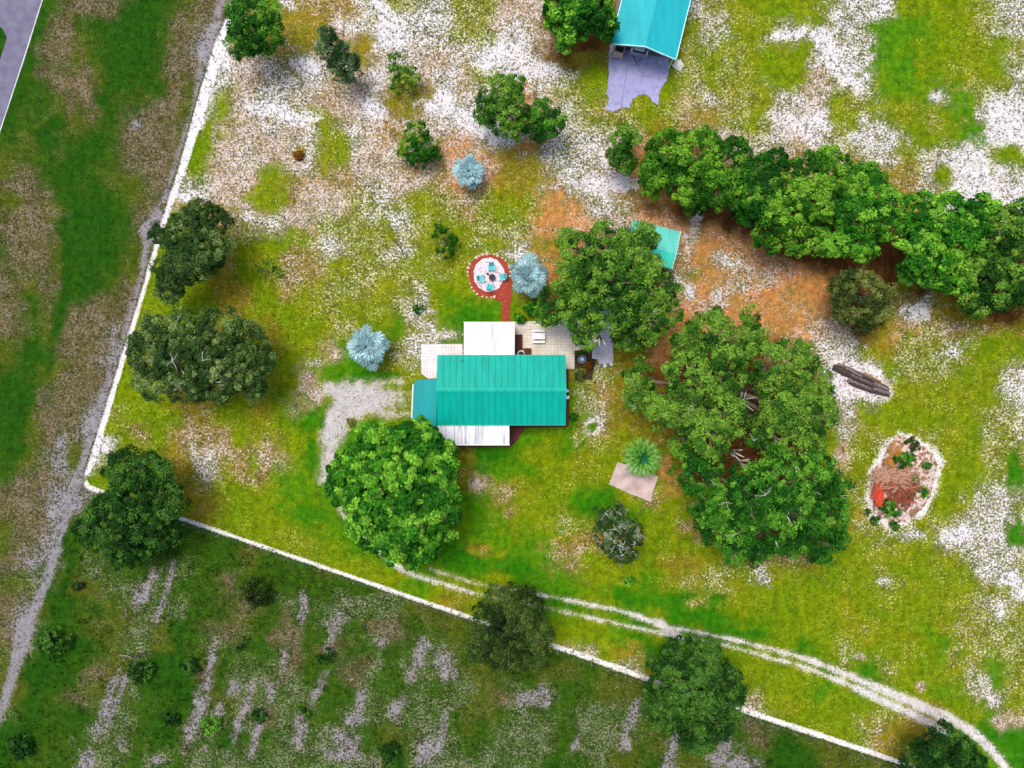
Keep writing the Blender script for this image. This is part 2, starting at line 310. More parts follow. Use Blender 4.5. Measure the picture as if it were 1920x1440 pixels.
def axis(a, b, st):
    core = np.arange(a, b+st*.5, st); o = []; d = st; x = core[-1]
    while x < 3000: d *= 1.35; x += d; o.append(x)
    o = np.array(o); return np.concatenate([-(o[::-1]-core[-1])+core[0], core, o])
xs = axis(-61, 61, .24); ys = axis(-47, 47, .24)
GX, GY = np.meshgrid(xs, ys); V_, S_, C_ = ground_fields(GX, GY)
GZ = (fbm(GX/7+40, GY/7+40, 77, 3)-.5)*.10*np.where((np.abs(GX) < 62) & (np.abs(GY) < 48), 1, 0)
GZ = np.minimum(GZ, 0)-.004
me = bpy.data.meshes.new('ground'); nx, ny = len(xs), len(ys)
me.vertices.add(nx*ny); me.vertices.foreach_set('co', np.stack([GX, GY, GZ], -1).astype(np.float32).ravel())
idx = np.arange(nx*ny).reshape(ny, nx); q = np.stack([idx[:-1, :-1], idx[:-1, 1:], idx[1:, 1:], idx[1:, :-1]], -1).reshape(-1, 4)
me.loops.add(q.size); me.loops.foreach_set('vertex_index', q.astype(np.int32).ravel()); me.polygons.add(len(q))
me.polygons.foreach_set('loop_start', np.arange(0, q.size, 4, dtype=np.int32)); me.update(calc_edges=True)
for nm, arr in (('veg', V_), ('sandcol', C_)):
    a = me.color_attributes.new(nm, 'FLOAT_COLOR', 'POINT'); c = np.ones((ny*nx, 4), np.float32); c[:, :3] = arr.reshape(-1, 3); a.data.foreach_set('color', c.ravel())
a = me.attributes.new('sand', 'FLOAT', 'POINT'); a.data.foreach_set('value', S_.astype(np.float32).ravel())
go = bpy.data.objects.new('ground', me); COL.objects.link(go); tag(go, kind='structure')
m, N, L, b = new_mat('ground'); me.materials.append(m)
tc = N.new('ShaderNodeTexCoord')
def noise(scale, detail=3, rough=.55, src=None):
    n = N.new('ShaderNodeTexNoise'); n.inputs['Scale'].default_value = scale; n.inputs['Detail'].default_value = detail; n.inputs['Roughness'].default_value = rough
    L.new((src or tc.outputs['Object']), n.inputs[0]); return n.outputs[0]
def attr(n, k='Color'):
    a = N.new('ShaderNodeAttribute'); a.attribute_name = n; return a.outputs[k]
def math_(op, a, b2, clamp=False):
    n = N.new('ShaderNodeMath'); n.operation = op; n.use_clamp = clamp
    for i, v in enumerate((a, b2)):
        if isinstance(v, (int, float)): n.inputs[i].default_value = v
        else: L.new(v, n.inputs[i])
    return n.outputs[0]
def mixc(f, a, b2, blend='MIX'):
    n = N.new('ShaderNodeMix'); n.data_type = 'RGBA'; n.blend_type = blend
    for i, v in ((0, f), (6, a), (7, b2)):
        if isinstance(v, (int, float)): n.inputs[i].default_value = v
        elif isinstance(v, tuple): n.inputs[i].default_value = (*v, 1)
        else: L.new(v, n.inputs[i])
    return n.outputs[2]
fine = noise(4.2, 2, .6); tiny = noise(11, 2, .6); mid = noise(.55, 4, .6); big = noise(.12, 3)
sp = math_('ADD', math_('MULTIPLY', fine, .72), math_('MULTIPLY', tiny, .28))
sp = math_('ADD', sp, math_('MULTIPLY', math_('SUBTRACT', mid, .5), .35))
thr = math_('ADD', math_('MULTIPLY', math_('SUBTRACT', .5, attr('sand', 'Fac')), .25), .5)
fac = math_('ADD', math_('MULTIPLY', math_('SUBTRACT', sp, thr), 9), .5, True)
vegv = mixc(math_('MULTIPLY', math_('SUBTRACT', noise(1.4, 5, .7), .3), 2.4, True), (.46, .54, .46), (1.5, 1.42, 1.4))
vegv2 = mixc(math_('MULTIPLY', math_('SUBTRACT', noise(.3, 4, .65), .3), 2.4, True), (.64, .90, .78), (1.22, 1.06, 1.05))
veg = mixc(1.0, mixc(1.0, attr('veg'), vegv, 'MULTIPLY'), vegv2, 'MULTIPLY')
sandv = mixc(1.0, attr('sandcol'), mixc(math_('MULTIPLY', math_('SUBTRACT', noise(1.3, 5, .7), .3), 2.4, True), (.70, .68, .67), (1.06, 1.06, 1.06)), 'MULTIPLY')
mp_ = N.new('ShaderNodeMapping'); mp_.inputs['Rotation'].default_value[2] = R(-17); mp_.inputs['Scale'].default_value = (1.5, .13, 1); L.new(tc.outputs['Object'], mp_.inputs[0])
veg = mixc(1.0, veg, mixc(math_('MULTIPLY', math_('SUBTRACT', noise(1, 4, .6, mp_.outputs[0]), .3), 2.4, True), (.80, .84, .80), (1.14, 1.12, 1.14)), 'MULTIPLY')
L.new(mixc(fac, veg, sandv), b.inputs['Base Color'])
b.inputs['Roughness'].default_value = .95; b.inputs['Specular IOR Level'].default_value = .08
bp = N.new('ShaderNodeBump'); bp.inputs['Distance'].default_value = .10; bp.inputs['Strength'].default_value = .9
L.new(math_('ADD', math_('MULTIPLY', fac, -.45), tiny), bp.inputs['Height']); L.new(bp.outputs[0], b.inputs['Normal'])

# ------------------------------------------------------------------ flat sheets: road, tracks, slabs, patios
def wobble_ribbon(name, pts, widths, mt, z=.012, step=.35, rag=.25, seed=1, kind='structure', label=None, cat=None):
    """ragged-edged ribbon along pixel points; widths in pixels"""
    P3 = [Vector((*P(*p), 0)) for p in pts]; rr = random.Random(seed); m_ = MB(); L_ = []
    segs = []
    for i in range(len(P3)-1):
        n = max(1, int((P3[i+1]-P3[i]).length/step))
        p0 = P3[max(i-1, 0)]; p1 = P3[i]; p2 = P3[i+1]; p3 = P3[min(i+2, len(P3)-1)]
        for k in range(n):
            t = k/n
            q_ = .5*((2*p1)+(p2-p0)*t+(2*p0-5*p1+4*p2-p3)*t*t+(3*p1-p0-3*p2+p3)*t**3)
            segs.append((q_, widths[i]*(1-t)+widths[i+1]*t))
    segs.append((P3[-1], widths[-1])); jl = jr = 0
    for i, (p, wd) in enumerate(segs):
        d = (segs[min(i+1, len(segs)-1)][0]-segs[max(i-1, 0)][0]).normalized(); n_ = Vector((-d.y, d.x, 0))
        jl = jl*.55+rr.uniform(-1, 1)*rag; jr = jr*.55+rr.uniform(-1, 1)*rag; h_ = wd*PX/2
        a_ = p+n_*max(.03, h_*(1)+jl); b_ = p-n_*max(.03, h_+jr)
        L_.append(((a_.x, a_.y, z), (b_.x, b_.y, z)))
    vs = [q for pr in L_ for q in pr]
    m_.add(vs, [(2*i, 2*i+1, 2*i+3, 2*i+2) for i in range(len(L_)-1)])
    o = m_.build(name, mt); tag(o, label, cat, kind=kind); return o
def sheet(name, poly, mt, z=.016, thick=0, kind='structure', label=None, cat=None, rag=0, seed=0):
    rr = random.Random(seed); pts = []
    for i, p in enumerate(poly):
        q = poly[(i+1) % len(poly)]
        n = max(1, int(math.dist(p, q)/5)) if rag else 1
        for k in range(n):
            t = k/n; pts.append(P(p[0]*(1-t)+q[0]*t+rr.uniform(-rag, rag), p[1]*(1-t)+q[1]*t+rr.uniform(-rag, rag)))
    m_ = MB()
    if thick: m_.slab(pts, z-thick, z)
    else: m_.add([(x, y, z) for x, y in pts], [tuple(range(len(pts)))])
    o = m_.build(name, mt)
    if not thick:
        me_ = o.data; bm = bmesh.new(); bm.from_mesh(me_); bmesh.ops.triangulate(bm, faces=bm.faces)
        for f in bm.faces:
            if f.normal.z < 0: f.normal_flip()
        bm.to_mesh(me_); bm.free()
    return tag(o, label, cat, kind=kind)

GROUND = bpy.data.materials['ground']
def dist_line(X, Y, pts, widths):
    """(distance to the spline minus half its width) in metres"""
    P3 = [np.array(P(*p)) for p in pts]; D = np.full(X.shape, 99.0); S2 = []
    for i in range(len(P3)-1):
        p0 = P3[max(i-1, 0)]; p1 = P3[i]; p2 = P3[i+1]; p3 = P3[min(i+2, len(P3)-1)]; n = max(2, int(np.hypot(*(p2-p1))/1.2))
        for k in range(n):
            t = k/n; S2.append((.5*((2*p1)+(p2-p0)*t+(2*p0-5*p1+4*p2-p3)*t*t+(3*p1-p0-3*p2+p3)*t**3), widths[i]*(1-t)+widths[i+1]*t))
    S2.append((P3[-1], widths[-1]))
    for (a, wa), (b_, wb) in zip(S2[:-1], S2[1:]):
        m = (X > min(a[0], b_[0])-3.5) & (X < max(a[0], b_[0])+3.5) & (Y > min(a[1], b_[1])-3.5) & (Y < max(a[1], b_[1])+3.5)
        if not m.any(): continue
        ab = b_-a; t = np.clip(((X[m]-a[0])*ab[0]+(Y[m]-a[1])*ab[1])/(ab@ab+1e-9), 0, 1)
        D[m] = np.minimum(D[m], np.hypot(X[m]-a[0]-ab[0]*t, Y[m]-a[1]-ab[1]*t)-(wa*(1-t)+wb*t)*PX/2)
    return D
def dist_poly(X, Y, poly):
    P3 = [np.array(P(*p)) for p in poly]; D = np.full(X.shape, 99.0); ins = np.zeros(X.shape, bool)
    for a, b_ in zip(P3, P3[1:]+P3[:1]):
        ab = b_-a; t = np.clip(((X-a[0])*ab[0]+(Y-a[1])*ab[1])/(ab@ab+1e-9), 0, 1); D = np.minimum(D, np.hypot(X-a[0]-ab[0]*t, Y-a[1]-ab[1]*t))
        if a[1] != b_[1]: ins ^= ((a[1] > Y) != (b_[1] > Y)) & (X < (b_[0]-a[0])*(Y-a[1])/(b_[1]-a[1])+a[0])
    return np.where(ins, -D, D)
def patch(name, fn, pts, colour, veg=None, soft=.3, rag=.5, fill=1.15, z=.006, res=.15, mott=0, seed=1):
    """bare track or pad that thins out into the ground cover round it"""
    q = np.array([P(*p) for p in pts]); x0, y0 = np.maximum(q.min(0)-3, (-66, -52)); x1, y1 = np.minimum(q.max(0)+3, (66, 52))
    X, Y = np.meshgrid(np.arange(x0, x1, res), np.arange(y0, y1, res)); D = fn(X, Y)+(fbm(X/.9+30, Y/.9+30, seed, 3)-.5)*2*rag
    W = np.clip(.5-D/soft/2, 0, 1); W = W*W*(3-2*W)
    if mott: W = W*np.clip(1.6-mott*fbm(X/.8+9, Y/.8+9, seed+5, 3)*1.6, .1, 1)
    V, S, C = ground_fields(X, Y); c = np.array(alb(colour)); S = S*(1-W)+fill*W; C = C*(1-W[..., None])+c*W[..., None]
    if veg: V = V*(1-W[..., None])+np.array(alb(veg))*W[..., None]
    keep = (W[:-1, :-1]+W[1:, :-1]+W[:-1, 1:]+W[1:, 1:]) > 0; ny_, nx_ = X.shape; idx = np.arange(ny_*nx_).reshape(ny_, nx_)
    Q = np.stack([idx[:-1, :-1], idx[:-1, 1:], idx[1:, 1:], idx[1:, :-1]], -1)[keep]; us, inv = np.unique(Q, return_inverse=True); inv = inv.reshape(-1, 4)
    me = bpy.data.meshes.new(name); me.vertices.add(len(us)); co_ = np.stack([X, Y, np.full(X.shape, z)], -1).reshape(-1, 3)[us]; me.vertices.foreach_set('co', co_.astype(np.float32).ravel())
    me.loops.add(inv.size); me.loops.foreach_set('vertex_index', inv.astype(np.int32).ravel()); me.polygons.add(len(inv)); me.polygons.foreach_set('loop_start', np.arange(0, inv.size, 4, dtype=np.int32)); me.update(calc_edges=True)
    for nm, arr in (('veg', V), ('sandcol', C)):
        a = me.color_attributes.new(nm, 'FLOAT_COLOR', 'POINT'); cc = np.ones((len(us), 4), np.float32); cc[:, :3] = arr.reshape(-1, 3)[us]; a.data.foreach_set('color', cc.ravel())
    a = me.attributes.new('sand', 'FLOAT', 'POINT'); a.data.foreach_set('value', S.ravel()[us].astype(np.float32)); me.materials.append(GROUND)
    o = bpy.data.objects.new(name, me); COL.objects.link(o); return tag(o, kind='structure')
def track(name, pts, widths, colour, **k): return patch(name, lambda X, Y: dist_line(X, Y, pts, widths), pts, colour, **k)
def pad(name, poly, colour, **k): return patch(name, lambda X, Y: dist_poly(X, Y, poly), poly, colour, **k)
WHITE_SAND = sand_mat('white sand', (255, 252, 252), (232, 226, 232), (120, 120, 40), .16)
GREY_SAND = sand_mat('grey sand', (176, 170, 182), (140, 134, 146), (80, 72, 66), .22, 2.0)
ASPH = mat('asphalt path', (122, 120, 140), .9, .16, .8, .01, c2=(98, 94, 116))
LAV = sand_mat('pale lavender concrete', (180, 180, 216), (146, 147, 190), (150, 148, 186), .40, 1.6)
wobble_ribbon('road', [(108,-160),(58,0),(29,92),(-4,192),(-50,330),(-100,480)], [42]*6, ASPH, z=.014, rag=.03, step=.6)
sheet('road_apron', [(-60,-120),(90,-120),(50,0),(26,80),(17,86),(12,66),(5,54),(-4,48),(-60,46)], ASPH, z=.010)
wobble_ribbon('road_edge_line', [(130,-160),(79.5,0),(50,94),(18,192),(-4,258),(-28,330),(-60,425)], [2.2]*7, mat('worn edge paint', (200,198,190), .9, .3, 6), z=.018, rag=.015)

track('sand_strip', [(480,-130),(440,0),(428,40),(412,90),(395,140),(372,215),(352,285),(330,350),(300,440),(262,570),(216,722),(180,840),(163,888)],
              [5,6,12,22,20,18,16,12,9,8,10,11,7], (250,246,248), soft=.12, rag=.07, fill=1.25, z=.0135, seed=3)
track('sand_strip', [(163,888),(165,912),(310,962),(480,1020),(655,1080),(800,1130),(960,1185),(1100,1232),(1240,1282),(1300,1300),(1440,1347),(1580,1393),(1720,1440),(1900,1500)],
              [7,8,7,7,7,8,7,10,9,7,10,10,8,8], (250,246,240), soft=.09, rag=.035, fill=1.3, z=.0065, seed=4)
track('sand_track', [(432,-40),(405,40),(396,90),(384,130),(366,190),(345,262),(318,345),(292,425),(278,448),(262,530),(232,630),(204,715),(176,800),(152,880),(134,925),(112,1010),(88,1085),(62,1145),(44,1190),(26,1260),(2,1330),(-20,1400)],
              [10,14,22,22,8,7,10,22,16,7,9,14,20,14,14,14,16,20,30,20,16,14], (154,149,154), veg=(96,90,80), soft=.4, rag=.25, fill=1.0, z=.008, seed=5)  # white sand outside, with the added dimming put into its grey
pad('sand_track', [(388,42),(412,44),(396,110),(384,130),(378,100)], (158,153,158), z=.0095, seed=2)
pad('sand_track', [(262,430),(282,412),(305,388),(308,400),(290,440),(276,446)], (158,153,158), z=.0095, seed=3)
# driveway: two wheel tracks of white sand that join, and the turning area beside the house
U = [(700,1022),(730,1050),(775,1078),(830,1100),(900,1112),(960,1104),(1040,1116),(1120,1134),(1200,1160),(1260,1176),(1350,1196),(1440,1216),(1500,1234),(1580,1262),(1660,1298),(1740,1330),(1800,1358),(1840,1388),(1872,1420),(1900,1460),(1930,1500)]
T1, W1 = [(806,1066),(850,1080),(900,1096),(960,1106),(1040,1120),(1120,1136),(1180,1150),(1240,1172),(1300,1184),(1370,1198),(1440,1216),(1500,1232),(1580,1262),(1660,1296),(1740,1330),(1800,1358),(1840,1388),(1872,1420),(1900,1460),(1930,1500)], [5,6,7,7,8,11,12,15,11,10,12,13,16,20,22,22,20,20,18,18]
T2, W2 = [(606,900),(630,935),(640,960),(664,990),(700,1022),(730,1050),(775,1078),(830,1094),(890,1112),(960,1126),(1010,1136),(1070,1150),(1130,1163),(1200,1178),(1260,1192),(1300,1198),(1370,1212),(1440,1232),(1500,1248),(1580,1279),(1660,1315),(1730,1350),(1780,1378),(1815,1400)], [6,7,9,11,9,13,11,8,7,6,6,7,8,8,10,6,7,9,11,14,18,18,14,8]
T3, W3 = [(1240,1168),(1262,1186),(1276,1196)], [20,16,20]
patch('driveway', lambda X, Y: np.minimum(np.minimum(dist_line(X, Y, T1, W1), dist_line(X, Y, T2, W2)), dist_line(X, Y, T3, W3))+.07, T1+T2, (232,227,222), veg=(150,142,104), soft=.38, rag=.24, fill=.96, z=.0095, seed=6)
DRV = sand_mat('grey white drive sand', (226, 220, 228), (200, 194, 204), (150, 140, 110), .2)
pad('driveway', [(606,722),(640,716),(690,716),(752,712),(757,718),(705,722),(725,729),(772,738),(740,743),(768,748),(735,756),(762,760),(720,768),(748,774),(780,777),(735,781),(700,779),(672,782),(655,800),(645,826),(634,852),(630,875),(616,904),(600,902),(601,850),(604,810),(614,775),(622,752)], (212,206,206), veg=(160,150,120), soft=.7, rag=.55, fill=.86, z=.014, seed=9)
sheet('parking_slab', [(1165,20),(1142,95),(1141,140),(1138,175),(1142,185),(1136,205),(1150,210),(1165,201),(1180,204),(1186,186),(1200,178),(1214,178),(1222,190),(1233,196),(1238,165),(1250,150),(1255,115),(1285,10)], LAV, z=.02, rag=1.6, seed=10)
sheet('parking_slab', [(1168,-150),(1150,90),(1262,112),(1320,-120)], mat('garage floor', (120,118,128), .9, .2, .6), z=.026)
jo = MB(); (x0, y0), (x1, y1) = P(1177,118), P(1164,208)
jo.obox(((x0+x1)/2, (y0+y1)/2, .024), ((x1-x0)/2, (y1-y0)/2, 0), (.03, 0, 0), (0, 0, .003)); tag(jo.build('slab_joint', mat('joint', (110,108,140))), kind='structure')

def paver_mat(name, c1, c2, mortar, bw=.34, rot=0):
    m, N, L, b = new_mat(name); tc = N.new('ShaderNodeTexCoord'); mp = N.new('ShaderNodeMapping'); L.new(tc.outputs['Object'], mp.inputs[0]); mp.inputs['Rotation'].default_value[2] = rot
    br = N.new('ShaderNodeTexBrick'); br.offset = 0; br.inputs['Scale'].default_value = 1; br.inputs['Brick Width'].default_value = bw; br.inputs['Row Height'].default_value = bw
    br.inputs['Mortar Size'].default_value = .022; br.inputs['Color1'].default_value = (*alb(c1), 1); br.inputs['Color2'].default_value = (*alb(c2), 1); br.inputs['Mortar'].default_value = (*alb(mortar), 1)
    L.new(mp.outputs[0], br.inputs[0])
    nz = N.new('ShaderNodeTexNoise'); nz.inputs['Scale'].default_value = .8; nz.inputs['Detail'].default_value = 6; L.new(tc.outputs['Object'], nz.inputs[0])
    mx = N.new('ShaderNodeMix'); mx.data_type = 'RGBA'; mx.blend_type = 'MULTIPLY'; mx.inputs[0].default_value = 1
    mr = N.new('ShaderNodeMapRange'); mr.inputs['From Min'].default_value = .3; mr.inputs['From Max'].default_value = .7; mr.inputs['To Min'].default_value = .72; mr.inputs['To Max'].default_value = 1.06; L.new(nz.outputs[0], mr.inputs[0])
    L.new(br.outputs[0], mx.inputs[6]); L.new(mr.outputs[0], mx.inputs[7]); L.new(mx.outputs[2], b.inputs['Base Color']); b.inputs['Roughness'].default_value = .85
    return m
PAV1 = paver_mat('white pavers', (246,238,236), (238,230,230), (205,198,196)); PAV2 = paver_mat('cream pavers', (238,228,206), (222,214,204), (196,186,168)); PAV3 = paver_mat('grey pavers', (216,214,224), (204,200,214), (180,176,186))
def thingsheet(name, poly, mt, label, cat, z=.05, th=.06):
    o = sheet(name, poly, mt, z=z, thick=th, kind='structure'); return o
sheet('patio', [(790,645),(867,645),(867,672),(822,672),(822,709),(803,710),(790,700)], PAV1, z=.06, thick=.08)
sheet('patio', [(966,603),(1113,600),(1113,656),(1077,657),(1077,692),(1050,692),(1050,668),(996,668),(996,653),(980,653),(980,627),(966,627)], PAV2, z=.06, thick=.08)
sheet('patio', [(1111,560),(1146,560),(1150,676),(1146,683),(1123,683),(1122,674),(1110,672)], PAV3, z=.055, thick=.08)
MULCH = mat('red brown mulch', (112,60,40), .95, .35, 9, .04, c2=(62,30,20)); DMULCH = mat('dark planting bed soil', (78,62,30), .95, .3, 6, .04, c2=(38,30,14))
sheet('mulch_bed', [(966,627),(980,627),(980,668),(966,668)], MULCH, z=.03, thick=.03)
sheet('mulch_bed', [(1058,691),(1066,691),(1067,760),(1067,799),(1062,801),(985,803),(966,830),(958,838),(820,838),(820,826),(955,826),(955,795),(1058,795)], MULCH, z=.022, rag=1, seed=4)
sheet('planting_bed', [(1077,657),(1111,657),(1111,672),(1120,674),(1114,690),(1110,712),(1078,714)], DMULCH, z=.03, thick=.03)
PADM = mat('old pinkish concrete pad', (214,192,184), .9, .1, .9, .01, c2=(176,152,142))
sheet('concrete_pad', [(1158,866),(1142,908),(1180,925),(1218,940),(1234,893),(1200,878)], PADM, z=.05, thick=.08, rag=.5, seed=3)
# brick ring, gravel and path round the fire pit
BRICK = sand_mat('red brick paving', (178,72,52), (132,60,46), (198,138,116), .2, 4.6); GRAV = sand_mat('white gravel', (240,226,232), (222,200,206), (150,104,100), .3, 4.2)
ring = [(917+39*math.cos(t)*(1+.05*math.sin(3*t)), 517-42*math.sin(t)*(1+.04*math.cos(2*t))) for t in [i*6.2832/30 for i in range(30)]]
sheet('brick_ring', ring, BRICK, z=.03, rag=1.6, seed=6)
sheet('gravel_bed', [(917+29*math.cos(t), 515-32*math.sin(t)) for t in [i*6.2832/30 for i in range(30)]], GRAV, z=.036, rag=1.3, seed=7)
sheet('brick_path', [(948,520),(959,522),(960,556),(957,575),(956,604),(941,604),(941,566),(922,560),(942,545)], BRICK, z=.033, rag=.7, seed=8)

# ------------------------------------------------------------------ foliage
def unit(n, zmin=-1.0):
    out = np.zeros((0, 3))
    while len(out) < n:
        v = rng.normal(size=(n*2+8, 3)); v /= np.linalg.norm(v, axis=1)[:, None]; out = np.vstack([out, v[v[:, 2] > zmin]])
    return out[:n]
def leaf_quads(c, nrm, ln, wd):
    """diamond leaves: centre, normal, length, width arrays"""
    n = len(c); r_ = unit(n); a = np.cross(nrm, r_); a /= np.linalg.norm(a, axis=1)[:, None]+1e-9; b_ = np.cross(nrm, a)
    a = a*ln[:, None]*.5; b_ = b_*wd[:, None]*.5; up = nrm*ln[:, None]*.12
    return np.stack([c-a, c+b_+up, c+a, c-b_+up], 1)
PAL = {   # sRGB as the leaf itself looks: dark, mid, light
 'oak':   [(34,80,18), (66,120,30), (124,170,56)],
 'deep':  [(28,84,16), (54,124,26), (108,170,48)],
 'bright':[(34,98,18), (66,142,28), (132,194,56)],
 'hedge': [(36,92,14), (70,134,24), (128,182,50)],
 'grey':  [(52,84,34), (86,120,52), (140,164,92)],
 'olive': [(50,70,26), (80,100,40), (128,138,66)],
 'dim':   [(26,66,16), (46,94,26), (84,132,46)],
 'dimol': [(36,56,20), (54,80,28), (90,114,46)],
 'pine':  [(50,84,42), (82,118,62), (134,162,108)],
 'sap':   [(34,96,12), (78,138,24), (150,174,56)],
 'rust':  [(110,60,24), (160,96,40), (120,110,40)],
 'silver':[(44,76,34), (76,108,56), (154,168,130)],
}
def tree(name, label, cat, lobes, pal='oak', leaf=.22, cl=.55, dens=1.0, holes=(), trunk_r=.28, group=None, twigs=0, per=46, flat=.62, gap=0.0, limbs=True, seed=0, base=None, light=.33):
    global rng
    rng = np.random.default_rng(100+seed); rr = random.Random(seed)
    W = []
    for (px, py, rp, h) in lobes:
        x, y = P(px, py, h*.8); r = max(.6*rp*PX, 1.05*rp*PX*(H-h*.8)/H-cl*.45); W.append((x, y, h-r*flat if r*flat < h*.8 else h*.2, r, h))
    bx, by = base and P(*base) or (sum(q[0]*q[3] for q in W)/sum(q[3] for q in W), sum(q[1]*q[3] for q in W)/sum(q[3] for q in W))
    root = empty(name, (bx, by, 0), label, cat, group)
    cen, nrm0, cr = [], [], []
    hol = [(*P(hx, hy, 7), hr*PX*.92) for hx, hy, hr in holes]
    for i, (x, y, z, r, h) in enumerate(W):
        n = int(2*math.pi*r*r*2.7*dens/(math.pi*cl*cl))+6
        d = unit(n, -.25); rad = np.where(rng.random(n) < .72, rng.uniform(.78, 1.07, n), rng.uniform(.4, .8, n))
        rad *= 1+.16*np.sin(d[:, 0]*5+i)*np.cos(d[:, 1]*6+i*2)
        fl = (h-z)/r
        p_ = np.array([x, y, z])+d*rad[:, None]*r*np.array([1, 1, fl])
        keep = np.ones(n, bool)
        for j, (x2, y2, z2, r2, h2) in enumerate(W):
            if j == i: continue
            q_ = (p_-np.array([x2, y2, z2]))/np.array([r2, r2, max(.1, h2-z2)]); inside_ = (np.linalg.norm(q_, axis=1) < .72)
            keep &= ~inside_
        for hx, hy, hr in hol: keep &= np.hypot(p_[:, 0]-hx, p_[:, 1]-hy) > hr
        if gap: keep &= fbm(p_[:, 0]/1.3+50, p_[:, 1]/1.3+50+seed, 5, 2) > gap
        keep &= p_[:, 2] > .12
        cen.append(p_[keep]); nrm0.append(d[keep])
    cen = np.vstack(cen); nrm0 = np.vstack(nrm0); nc = len(cen)
    crad = cl*np.clip(rng.lognormal(-.08, .32, nc), .45, 1.7)
    pa = np.array([alb(c) for c in PAL[pal]])
    # each clump is dark, middling or light green by its own age, in drifts
    dr = .5+(fbm(cen[:, 0]/1.5+30, cen[:, 1]/1.5+30, seed+3, 2)-.5)*.6+rng.normal(0, .12, nc)
    t = np.clip((dr-(.62-light*.75))/.3, 0, 1)
    cc = np.where(t[:, None] < .5, pa[0]+(pa[1]-pa[0])*(t[:, None]*2), pa[1]+(pa[2]-pa[1])*(t[:, None]*2-1))
    k = max(6, int(per*1.7)); ci = np.repeat(np.arange(nc), k); n = len(ci)
    d = unit(n, -.35); up = nrm0[ci]*.8; d = d+up; d /= np.linalg.norm(d, axis=1)[:, None]
    pos = cen[ci]+d*(crad[ci]*rng.uniform(.45, 1.0, n))[:, None]*np.array([1, 1, .75])
    nm = d+rng.normal(0, .55, (n, 3)); nm[:, 2] += .35; nm /= np.linalg.norm(nm, axis=1)[:, None]
    ln = leaf*.98*rng.uniform(.6, 1.5, n); Q = leaf_quads(pos, nm, ln, ln*.66)
    col = cc[ci]*rng.uniform(.62, 1.45, n)[:, None]
    o = fast_quads('crown', Q, LEAF, root, col.astype(np.float32))
    tb = MB(); zt = max(.3, min(q[2] for q in W)*.75)
    lean = [(bx, by, 0), (bx+rr.uniform(-.1, .1), by, zt*.5), (bx+rr.uniform(-.2, .2), by+rr.uniform(-.2, .2), zt)]
    tb.tube(lean, [trunk_r*1.25, trunk_r, trunk_r*.8], 9); tr_ = tb.build('trunk', BARK, root, True)
    if limbs:
        lb = MB(); top = Vector(lean[-1])
        for (x, y, z, r, h) in W:
            e = Vector((x, y, z+r*.25*flat)); mdl = top.lerp(e, .5)+Vector((rr.uniform(-.4, .4), rr.uniform(-.4, .4), .3))
            lb.tube([top, mdl, e], [trunk_r*.62, trunk_r*.42, trunk_r*.16], 6)
            for s in range(5):
                dd = Vector((rr.uniform(-1, 1), rr.uniform(-1, 1), rr.uniform(-.1, .6))).normalized()*r*.8
                lb.tube([mdl.lerp(e, rr.random()), e+dd*.5+Vector((0, 0, rr.uniform(-.2, .3))), e+dd], [trunk_r*.22, trunk_r*.13, .02], 5)
        for hx, hy, hr in hol:
            bl = MB()
            for s in range(9 if hr > .5 else 5):
                a_ = rr.uniform(0, 6.28); e = Vector((hx+math.cos(a_)*hr*1.3, hy+math.sin(a_)*hr*1.3, 6.6+rr.uniform(0, 1.8)))
                c_ = Vector((hx+rr.uniform(-.3, .3), hy+rr.uniform(-.3, .3), 4.6)); bl.tube([c_, c_.lerp(e, .5)+Vector((0, 0, .5)), e], [.14, .09, .03], 6)
            bl.build('bare_limbs', PALE, root, True)
        lb.build('limbs', BARK, root, True)
    if twigs:
        for s in range(twigs//2):
            i = rr.randrange(nc); c_ = Vector(cen[i])
            if nrm0[i][2] < .3: continue
            c_ += Vector((0, 0, cl*.75)); tw = MB()
            for q_ in range(rr.randint(2, 5)):
                a_ = rr.uniform(0, 6.28); l_ = rr.uniform(.3, 1.1); mid_ = c_+Vector((math.cos(a_)*l_*.5, math.sin(a_)*l_*.5, rr.uniform(-.05, .15)))
                a_ += rr.uniform(-.6, .6); e = mid_+Vector((math.cos(a_)*l_*.5, math.sin(a_)*l_*.5, rr.uniform(-.2, .15)))
                tw.tube([c_, mid_, e], [.03, .022, .01], 4)
            tw.build('dead_branch', PALE, root)
    return root

OAK = 'oaks and bushy trees in the yard'
tree('oak_tree', 'round dark oak against the sand strip at the top left corner of the yard', 'tree', [(477,42,46,7),(462,72,34,5.5),(500,72,30,5),(455,25,26,6)], 'deep', .2, seed=1, twigs=0)
tree('pine_tree', 'thin grey green pine leaning towards the upper left', 'tree', [(657,142,18,2.6),(648,128,24,4.2),(640,114,26,5.6),(630,100,24,6.8),(622,88,20,7.8),(612,100,17,6.5),(616,76,14,8.6),(664,120,14,4)], 'pine', .17, cl=.42, dens=.75, per=34, seed=2, trunk_r=.14, base=(666,152), light=.4, limbs=False)
tree('young_tree', 'small sparse young tree on white sand above an olive patch', 'tree', [(745,125,20,2.6),(768,142,20,2.2),(752,158,18,1.8),(738,115,11,2.6)], 'sap', .2, cl=.4, dens=.8, per=24, seed=3, trunk_r=.07, gap=.36)
tree('oak_tree', 'bushy mid green tree, the larger of the touching pair on the white sand', 'tree', [(935,180,36,6),(950,215,38,6),(920,210,30,5),(965,170,24,5),(965,240,22,4)], 'oak', .2, seed=4, light=.42)
tree('oak_tree', 'smaller darker tree of the touching pair on the white sand', 'tree', [(1020,215,28,5),(1035,232,24,4.6),(1000,240,22,4),(1025,252,18,3.6)], 'deep', .2, seed=5)
